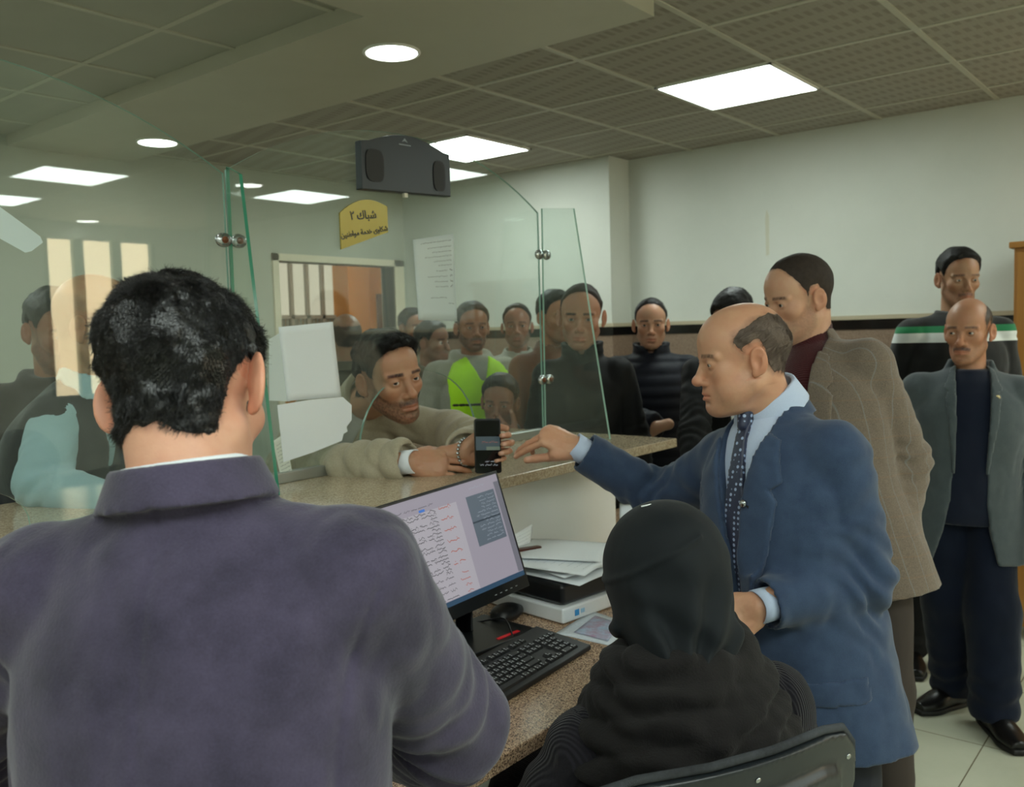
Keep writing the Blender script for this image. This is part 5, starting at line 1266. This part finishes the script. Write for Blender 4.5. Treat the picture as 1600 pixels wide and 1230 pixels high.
# 4 the young man leaning at the window --------------------------------------------
o = dict(skin='b78c6e', hairline='full', hair=.012, quiff=.010, strands=9000, slen=.010, srad=.0005, stiff=.4, curl=.25, clump=.5, beard=.75, moustache=.75, haircol='15100d', mess=.006, seed=8, w=.97, jaw=.95, nose=1.05, eyeopen=.0042, brow=1.2)
yh = at(608, 592, 2.86); fy = facing(-152)
yn = at(572, 622, 3.12); P = Person('young man in a beige quilted puffer jacket leaning on the counter with a phone', (yn[0]+.05, yn[1]+.42), 180, hs=1., neck=yn, pel=V3(yn[0]+.06, yn[1]+.36, .93), head=yh, look=(-140, -4, -9), o=o, tf=facing(-172), hscale=1.17, sw=1.08, fat=.005, seed=4)
P.sh = [at(700, 676, 3.12), at(488, 652, 3.14)]
P.arm(1, wr=at(640, 722, 2.52), el=at(455, 738, 2.72)); P.arm(0, wr=at(727, 706, 2.56), el=at(758, 700, 2.86))
P.hand[1] = dict(d=cR*.98+cF*.1-UP*.04, palm=cF*.75-UP*.35+V3(0, 0, 0), curls=[(.10, .30, .2), (.12, .35, .2), (.18, .4, .25), (.25, .45, .25)], thumb=(.4, .5, .3, .2), h=.002, sc=1.05)
P.hand[0] = dict(d=cR*.98+UP*.14, palm=-cF, curls=[(.75, .9, .75), (.8, .95, .75), (.85, .95, .75), (.9, .95, .7)], thumb=(.55, -.1, .45, .4), h=.002, sc=1.05)
P.body(h=.0024); P.eyes(.30, .18, 16); P.hair(HB)
beige = cloth('beige_puffer', 'aea48e', 'a0977f', 50, .75, .2, .2)
V = P.top('puffer_jacket', beige, off=.034, soff=.030, h=.006, hem=.10, quilt=.009, qn=4, fold=.004, collar='puffer', openv=[(-.03, .58), (.03, .58), (.018, .40), (0, .36), (-.018, .40)])
P.top('undershirt', cloth('pale_grey_shirt', 'c9c8c4', 'c0bfbb', 60, .85, .1, .1), off=.012, h=.009, hem=0, sleeves=False, fold=.002, collar='crew')
for i in (0, 1): P.cuff(i, _M['white_shirt'], -.05, .022 if i else .004, .036, name='white_cuff')
P.trousers(plain('dark_jeans', '1a2030', .85), h=.014); P.shoes(LEATHER, .008)
w = P.wr[0]; dd = nrm(P.wr[0]-P.el[0]); hd = nrm(P.hand[0]['d'])
tb = thing('steel_bracelet', 'shiny metal bracelet round the wrist holding the phone', 'bracelet', w)
b1 = nrm(np.cross(cF*.2+cR, UP)); ax_ = nrm(cR*.75-cF*.6); A_ = nrm(np.cross(ax_, UP)); B_ = np.cross(ax_, A_)
for k in range(22):
    a = 2*math.pi*k/22; p = w+ax_*.004+A_*math.cos(a)*.036+B_*math.sin(a)*.039
    V = MB().lathe([(.001, -.0045), (.0045, -.003), (.0052, 0), (.0045, .003), (.001, .0045)], 10, c=p); V.build('link', M_steel, tb, smooth=True)
D['young'] = P; print('young', time.time()-T1)
# phone
pc = at(762, 697, 2.50); ph_r = nrm(cR*.97+cF*.22); ph_u = nrm(cU-cR*.03+cF*.12); ph_f = nrm(np.cross(ph_u, ph_r)); PHM = lambda a, b, c: pc+ph_r*a+ph_u*b+ph_f*c
t = thing('mobile_phone', 'black mobile phone held upright on the counter with its dark screen to the viewer', 'phone', pc-ph_u*.075)
def rrect(w, h_, r, n=6): return [(sx*(w-r)+r*math.cos(a), sy*(h_-r)+r*math.sin(a)) for sx, sy, a0 in ((1, 1, 0), (-1, 1, 90), (-1, -1, 180), (1, -1, 270)) for a in [math.radians(a0+90*i/n) for i in range(n+1)]]
sgn = 1 if (ph_f@cF) > 0 else -1
pb = MB().prism(rrect(.0375, .0765, .008), (-.004, .004), PHM).build('case', plain('phone_black', '08090a', .2), t, bevel=.0012)
def phr(name, x0, x1, z0, z1, mat, k): mkobj(name, [PHM(x0, z0, -sgn*k), PHM(x1, z0, -sgn*k), PHM(x1, z1, -sgn*k), PHM(x0, z1, -sgn*k)], [(0, 1, 2, 3)], mat, t, smooth=False)
phr('screen', -.034, .034, -.071, .071, plain('phone_screen', '0b0d0f', .08), .0043); phr('picture', -.034, .034, -.012, .026, emit('phone_picture', '3f5257', .35), .0046); phr('picture_band', -.005, .034, -.012, -.002, emit('phone_band', '6e7d6b', .4), .0048)
for (z, wd_, x) in ((-.045, .036, .02), (-.055, .05, .026)):
    mb = MB(); squiggle(mb, x, z, wd_, .006, lambda a, b: PHM(a, b, -sgn*.0049), rg); mkobj('screen_text', mb.v, mb.f, emit('phone_text', 'a8adb0', .5), t, smooth=False)
mb = MB(); squiggle(mb, .028, .008, .045, .007, lambda a, b: PHM(a, b, -sgn*.0049), rg); mkobj('screen_text', mb.v, mb.f, emit('phone_text2', '9a5a50', .5), t, smooth=False)
# 5 brown blazer -----------------------------------------------------------------
o = dict(skin='cfa284', hairline='high', inset=.004, hair=.004, strands=0, stubblehair=.8, fade=.2, beard=.3, haircol='2c2725', mess=.001, seed=9, neck=1.12, w=1.0, nose=1.05, eyeopen=.0045, taper=.03)
P = from_head('man in a brown checked blazer and maroon turtleneck behind the blue suit', at(1248, 468, 2.6), (108, -12, 2), 138, o, hs=1.02, side=-.12, sw=.98, fat=.01, seed=6)
P.arm(0, out=.075, fwd=-.02); P.arm(1, out=.08)
P.body(h=.0026); P.eyes(-.1, -.1, 14); P.hair(hair_mat('hair_cropped_brown', '352d28', .75, .2))
def tweed():
    t = NT('brown_tweed'); a = lin('75675a'); n = t.noise(380, 3, .7); n2 = t.noise(20, 3)
    c = t.mix(t.ramp(n, [(.3, (0, 0, 0)), (.7, (1, 1, 1))]), [x*.6 for x in a], [x*1.35 for x in a])
    w1 = t.new('ShaderNodeTexWave', wave_type='BANDS', bands_direction='X'); w1.inputs['Scale'].default_value = 1; t.link(t.mapped((8, 8, 0)), w1.inputs['Vector'])
    w2 = t.new('ShaderNodeTexWave', wave_type='BANDS', bands_direction='Z'); w2.inputs['Scale'].default_value = 1; t.link(t.mapped((0, 0, 6)), w2.inputs['Vector'])
    m1 = t.ramp(w1.outputs['Fac'], [(.985, (0, 0, 0)), (.999, (.3, .3, .3))]); m2 = t.ramp(w2.outputs['Fac'], [(.985, (0, 0, 0)), (.999, (.3, .3, .3))])
    c = t.mix(m1, c, lin('8f9aa0')); c = t.mix(m2, c, lin('8a6a4d')); t.base(c); t.set(roughness=.9, sheen=.2); t.bump(t.noise(300, 3), .3, .002); return t.m
V = P.top('blazer', tweed(), off=.028, soff=.024, h=.007, hem=.21, flare=.02, fold=.004, openv=vopen(.16, wd=.066), lapel=lapels(.15, 1.15, 1.15, .008), collar='lapelcollar', seams=suit_seams(.15))
maroon = cloth('maroon_knit', '4a1a1e', '3f1519', 60, .9, .3, .4, weave=(110, 110, 0)); P.top('turtleneck', maroon, off=.013, h=.007, hem=0, sleeves=False, fold=.001, collar='turtle')
P.trousers(plain('brown_trousers', '3a312c', .85), h=.014); P.shoes(LEATHER, .008); D['brown'] = P
# 6 grey suit ----------------------------------------------------------------------
o = dict(skin='b58668', hairline='bald', hair=.0045, strands=2500, slen=.005, srad=.0004, stubblehair=.85, beard=.3, moustache=1.1, haircol='2e2926', mess=.001, seed=10, w=.96, jaw=.94, nose=1.1, eyeopen=.004, taper=.03)
P = from_head('moustached man in a dark grey blazer over a navy sweater standing at the right', at(1513, 519, 3.35), (138, -3, 1), 160, o, hs=.965, side=.02, sw=1.08, fat=.012, seed=7)
P.arm(1, out=.07, fwd=.0); P.arm(0, out=.09, fwd=.02)
P.ank = [atz(1554, 1108, .085), atz(1492, 1070, .085)]; P.kn = [(a+b)/2+P.f*.02 for a, b in zip(P.hip, P.ank)]; P.toe = [facing(176), facing(112)]
P.body(h=.003); P.eyes(.3, 0, 12); P.hair(HG)
grey = cloth('grey_wool', '4f575b', '474f54', 90, .85, .25, .12, nscale=20)
nvy = cloth('navy_sweater', '131a2c', '10172a', 90, .9, .2, .2)
V = P.top('blazer', grey, off=.027, soff=.022, h=.0075, hem=.24, flare=.03, fold=.004, openv=[(-.04, .58), (.04, .58), (.058, .46), (.055, .2), (.06, .0), (.08, -.12), (.12, -.27), (-.12, -.27), (-.08, -.12), (-.06, .0), (-.055, .2), (-.058, .46)], lapel=[([(-.05, .50), (-.075, .48), (-.10, .41), (-.085, .40), (-.095, .38), (-.06, .10), (-.05, .10), (-.058, .46)], .006), ([(.05, .50), (.075, .48), (.10, .41), (.085, .40), (.095, .38), (.06, .10), (.05, .10), (.058, .46)], .006)], collar='lapelcollar')
P.top('sweater', nvy, off=.013, h=.008, hem=.10, sleeves=False, fold=.003, collar='crew', belly=.01)
bp = P.onfront(V, -.078, .385); t = thing('lapel_badge', 'small round gold badge on the lapel of the grey blazer', 'badge', bp); MB().lathe([(.009, 0), (.009, .002), (.006, .0032), (.001, .003)], 16, M=frame(bp, P.r, P.t, P.f)).build('badge_disc', plain('badge_gold', 'd2c196', .25, .7), t, smooth=True)
P.trousers(cloth('dark_blue_denim', '121a2c', '0d1424', 120, .9, .1, .3), h=.010, wide=.012, off=.022, end=.055); P.shoes(LEATHER, .005); D['grey'] = P
# 7 striped sweater ---------------------------------------------------------------
o = dict(skin='a58063', hairline='full', hair=.012, strands=4000, slen=.007, srad=.0005, beard=.35, moustache=.8, haircol='1a1410', mess=.002, seed=11, w=.95, jaw=.92, eyeopen=.0038)
P = from_head('tall man in a black sweater with green and white stripes behind the grey blazer', at(1497, 437, 3.78), (176, -6, 0), 176, o, hs=1.07, sw=1.12, fat=.01, seed=8)
P.arm(1, out=.10, fwd=-.02); P.arm(0, out=.10, fwd=-.02); P.ank = [P.ank[0], atz(1422, 1010, .085)]; P.kn[1] = (P.hip[1]+P.ank[1])/2+P.f*.02
P.body(h=.003); P.eyes(-.1, -.25, 12); P.hair(HB)
def striped():
    t = NT('striped_sweater'); sp = t.new('ShaderNodeSeparateXYZ'); t.link(t.co(), sp.inputs[0]); z = sp.outputs['Z']
    mr = t.new('ShaderNodeMapRange'); z0 = at(1497, 525, 3.75)[2]; zA = at(1497, 509, 3.7)[2]; zM = at(1497, 520, 3.7)[2]; zB = at(1497, 535, 3.7)[2]
    mr.inputs['From Min'].default_value = zB-.1; mr.inputs['From Max'].default_value = zA+.1; t.link(z, mr.inputs['Value']); R_ = lambda q: (q-(zB-.1))/(zA+.1-(zB-.1))
    k = lin('0b0c0c'); t.base(t.ramp(mr.outputs[0], [(0, k), (R_(zB), lin('d5d9d6')), (R_(zM), lin('1f7a4c')), (R_(zA), k)], 'CONSTANT')); t.set(roughness=.9, sheen=.2); t.bump(t.noise(250, 3), .2, .002); return t.m
P.top('sweater', striped(), off=.022, soff=.018, h=.008, hem=.12, fold=.004, collar='crew')
P.trousers(plain('black_trousers', '0f1012', .9), h=.012, off=.02); P.shoes(LEATHER, .006); D['stripe'] = P
print('mid', time.time()-T1)
# 8.. people behind the glass and at the back -------------------------------------------
def crowd(label, hp, look, ty, skin, cloths, hs=1., hair=HB, ho=None, h=.004, hb=.009, arms=None, legs=True, eyes=True, seed=1, shs=None, **kw):
    o = dict(skin=skin, hairline='full', hair=.012, strands=1500 if h < .0045 else 0, slen=.008, srad=.0005, beard=.3, haircol='1a1410', mess=.003, seed=seed, brow=1.1); o.update(ho or {})
    P = from_head(label, hp, look, ty, o, hs=hs, seed=seed, **kw)
    for i in (shs or {}): P.sh[i] = shs[i]
    if arms:
        for i, a in arms.items():
            P.arm(i, **{k: v for k, v in a.items() if k != 'hand'})
            if 'hand' in a: P.hand[i] = a['hand']
    P.body(h=h, coarse=.018); 
    if eyes: P.eyes(0, 0, 8)
    if hair: P.hair(hair)
    for c in cloths: 
        c = dict(c); n = c.pop('name'); m = c.pop('mat'); P.top(n, m, h=c.pop('h', hb), **c)
    if legs: P.trousers(plain('black_trousers', '0f1012', .9), h=.018)
    return P
blk = cloth('black_jacket', '0a0b0c', '0d0e10', 60, .7, .03, .15); npf = cloth('navy_puffer', '0d111d', '0a0e18', 50, .6, .05, .15)
_sh = {1: at(88, 655, 2.34)}
P = crowd('man in a dark vest and light blue shirt leaning behind the left glass screen', at(152, 512, 2.42), (-88, -12, -2), -112, 'b58a68', [
    dict(name='shirt', mat=cloth('light_blue_shirt', 'a9c4cc', '9dbac4', 120, .85, .1, .1), off=.014, soff=.020, h=.006, hem=.1, fold=.0028, collar='shirt'),
    dict(name='vest', mat=cloth('dark_vest', '16191f', '1a1e24', 50, .85, .2, .2), off=.028, h=.007, hem=.12, sleeves=False, fold=.005, shp=(.060, .058), openv=[(-.04, .6), (.04, .6), (.01, .36), (-.01, .36)])],
    hs=1.0, lean=.22, hscale=1.12, sw=1.05, h=.0032, shs=_sh, ho=dict(hair=.003, stubblehair=.35, strands=0, beard=.25, hairline='back'), hair=None, seed=21, arms={1: dict(wr=at(205, 800, 2.20), el=at(66, 758, 2.26)), 0: dict(wr=at(240, 760, 2.6), el=at(200, 790, 2.75))}, fat=.0)
m = MB(); X = lambda a, b, c: P.h2w([(a, b, c)])[0]
for s in (-1, 1):
    m.tube([X(s*.032+.022*math.cos(q), .104, .002+.015*math.sin(q)) for q in np.arange(17)*math.pi/8], .0012, 6); m.tube([X(s*.054, .103, .006), X(s*.076, .06, .008), X(s*.081, .0, .008)], .0013, 6)
m.tube([X(-.012, .104, .006), X(.012, .104, .006)], .0012, 6)
m.build('eyeglasses', plain('glasses_black', '101010', .3), P.root, smooth=True)
crowd('dark haired man in a dark brown jacket behind the vest man at far left', at(88, 520, 3.0), (-128, -12, 0), -150, '9c6c50', [dict(name='jacket', mat=cloth('dark_brown_jacket', '221710', '2a1c12', 40, .8, .2, .2), off=.03, soff=.026, hem=.1, fold=.005, collar='hood')], hs=1.03, hscale=1.1, h=.0035, ho=dict(hair=.012, beard=.5), seed=22)
crowd('burly man with cropped hair in a black zipped jacket behind the right glass fin', at(908, 497, 3.85), (172, -6, 2), 172, 'ab8167', [dict(name='jacket', mat=blk, off=.026, soff=.026, hem=.1, fold=.006, collar='puffer', quilt=0)], hs=1.04, hscale=1.13, sw=.92, h=.0032, hair=HS, ho=dict(hair=.0035, inset=.004, stubblehair=1.0, strands=0, beard=.35, w=1.04, hairline='high'), seed=23, fat=.02)
P = crowd('man in a navy quilted jacket standing by the wall right of the counter', at(1017, 508, 4.4), (172, -2, 0), 170, 'b48c70', [dict(name='puffer_jacket', mat=npf, off=.03, soff=.03, hem=.14, quilt=.007, qn=4, fold=.002, collar='puffer')], hs=1.0, sw=1.12, h=.0035, ho=dict(hair=.006, stubblehair=.8, hairline='high', beard=.3), seed=24, fat=.02,
      arms={1: dict(wr=at(1024, 668, 4.0), el=at(968, 655, 4.2), hand=dict(d=cR*-.8-UP*.2, palm=cF*1., curls=[(.9, .9, .5)]*4, h=.004))})
P = crowd('man in a white shirt bending over papers, mostly hidden behind the blue suit', at(1146, 503, 3.72), (150, -25, 0), 165, '8d5c3e', [dict(name='shirt', mat=_M['white_shirt'], off=.012, hem=.1, fold=.002, sleeves=False, collar='shirt'), dict(name='jacket', mat=blk, off=.026, soff=.022, hem=.12, fold=.004, openv=vopen(.2, wd=.07))], hs=1.03, h=.004, seed=25, lean=.14,
      arms={1: dict(wr=atz(1088, 800, ZD+.045), hand=dict(d=-cR*.8-cF*.5-UP*.1, palm=-UP, curls=[(.5, .7, .4), (.55, .7, .4), (.6, .8, .4), (.7, .8, .4)], thumb=(.3, .5, .1, .2), h=.003))})
pp = atz(1030, 799, ZD+.008); pq = atz(1094, 793, ZD+.055)
t = thing('ballpoint_pen', 'blue pen held over the papers on the far end of the desk', 'pen', pp)
MB().tube([pp, pp+(pq-pp)*.08, pp+(pq-pp)*.9], [.0008, .004, .0045], 10).build('barrel', plain('pen_blue', '1f4fc4', .3), t, smooth=True); MB().tube([pp+(pq-pp)*.9, pq], .0042, 10).build('end_cap', plain('pen_dark', '14256a', .3), t, smooth=True)
vis = plain('hi_vis_lime', 'b6f21a', .6)
P = crowd('bearded man in a lime high visibility vest over a grey hoodie behind the glass', at(738, 513, 4.5), (-165, 0, 0), -155, '95684d', [dict(name='hoodie', mat=cloth('grey_hoodie', '9a9c8e', '8f9184', 40, .9, .2, .2), off=.026, soff=.03, hem=.12, fold=.005, collar='hood')], hs=1.0, sw=1.15, fat=.03, h=.0035, ho=dict(beard=1.0, moustache=1.2, hair=.012), seed=26)
V = P.vols['hoodie']
P.patch('safety_vest', V, vis, [(-.16, -.05), (.16, -.05), (.17, .40), (.13, .465), (.06, .50), (.012, .38), (-.012, .38), (-.06, .50), (-.13, .465), (-.17, .40)], .008)
P.patch('vest_band', V, plain('band_black', '151715', .6), [(-.165, .255), (.165, .255), (.165, .275), (-.165, .275)], .010); P.patch('vest_zip', V, _M['band_black'], [(-.006, -.05), (.006, -.05), (.006, .365), (-.006, .365)], .011)
for s in (-1, 1): P.patch('vest_band', V, _M['band_black'], [(s*.135, .0), (s*.150, .0), (s*.165, .25), (s*.15, .25)], .010)
crowd('man with short dark hair in a pale grey sweatshirt behind the glass', at(808, 512, 5.0), (178, 4, 0), 178, '8f6450', [dict(name='sweatshirt', mat=cloth('pale_sweatshirt', 'a5a79c', '9b9d92', 40, .9, .2, .2), off=.024, soff=.026, hem=.12, fold=.004, collar='polo')], hs=.99, sw=1.1, h=.004, ho=dict(beard=.7, hair=.009, stubblehair=.6, hairline='high'), seed=27)
crowd('man in a rust brown jacket half hidden behind the burly man', at(868, 497, 4.35), (-150, -4, 0), -165, 'ae7d5c', [dict(name='jacket', mat=cloth('rust_jacket', '7a4c33', '6d422b', 40, .8, .2, .2), off=.028, soff=.028, hem=.12, fold=.004, collar='polo')], hs=1.03, h=.004, ho=dict(hair=.013), seed=28, side=-.05)
P = crowd('boyish dark haired man resting his chin on his hand low behind the glass', at(781, 630, 3.95), (172, -6, 4), 175, '8a6550', [dict(name='jacket', mat=cloth('dark_teal_jacket', '1b2a2c', '203034', 40, .8, .2, .2), off=.026, soff=.024, hem=.10, fold=.004, collar='polo')], hs=.76, hscale=.95, h=.0032, ho=dict(hair=.014, beard=.2), seed=29,
      arms={0: dict(wr=at(806, 692, 3.84), el=at(835, 730, 3.9), hand=dict(d=UP*.7-cR*.75, palm=cF*1.+UP*.2, curls=[(.6, .8, .5)]*4, thumb=(.7, .2, .1, .1), h=.003))})
crowd('balding man seen from behind at the hall doorway', at(541, 530, 4.5), (20, 0, 0), 20, '8d6c52', [dict(name='jacket', mat=cloth('olive_jacket', '4c4a3c', '434135', 40, .8, .2, .2), off=.028, soff=.026, hem=.1, fold=.004, collar='polo')], hs=.97, h=.004, hair=HS, ho=dict(hair=.003, stubblehair=.55, strands=0, hairline='back'), seed=30, eyes=False)
crowd('man with a mop of dark hair glancing sideways near the hall doorway', at(645, 514, 5.8), (-140, 0, 0), -150, '8a6248', [dict(name='jacket', mat=cloth('khaki_jacket', '6f6a56', '645f4c', 40, .8, .2, .2), off=.028, soff=.026, hem=.1, fold=.004, collar='polo')], hs=.99, h=.0045, hb=.011, ho=dict(beard=.6), seed=31)
crowd('short man in a drab jacket between the doorway and the vest wearer', at(676, 537, 5.2), (-120, 0, 0), -130, '83604c', [dict(name='jacket', mat=cloth('drab_jacket', '5f5b4c', '565243', 40, .8, .2, .2), off=.03, soff=.03, hem=.1, fold=.004, collar='hood')], hs=.93, h=.0045, hb=.011, ho=dict(beard=.5), seed=32, fat=.03)
print('people done', time.time()-T1)
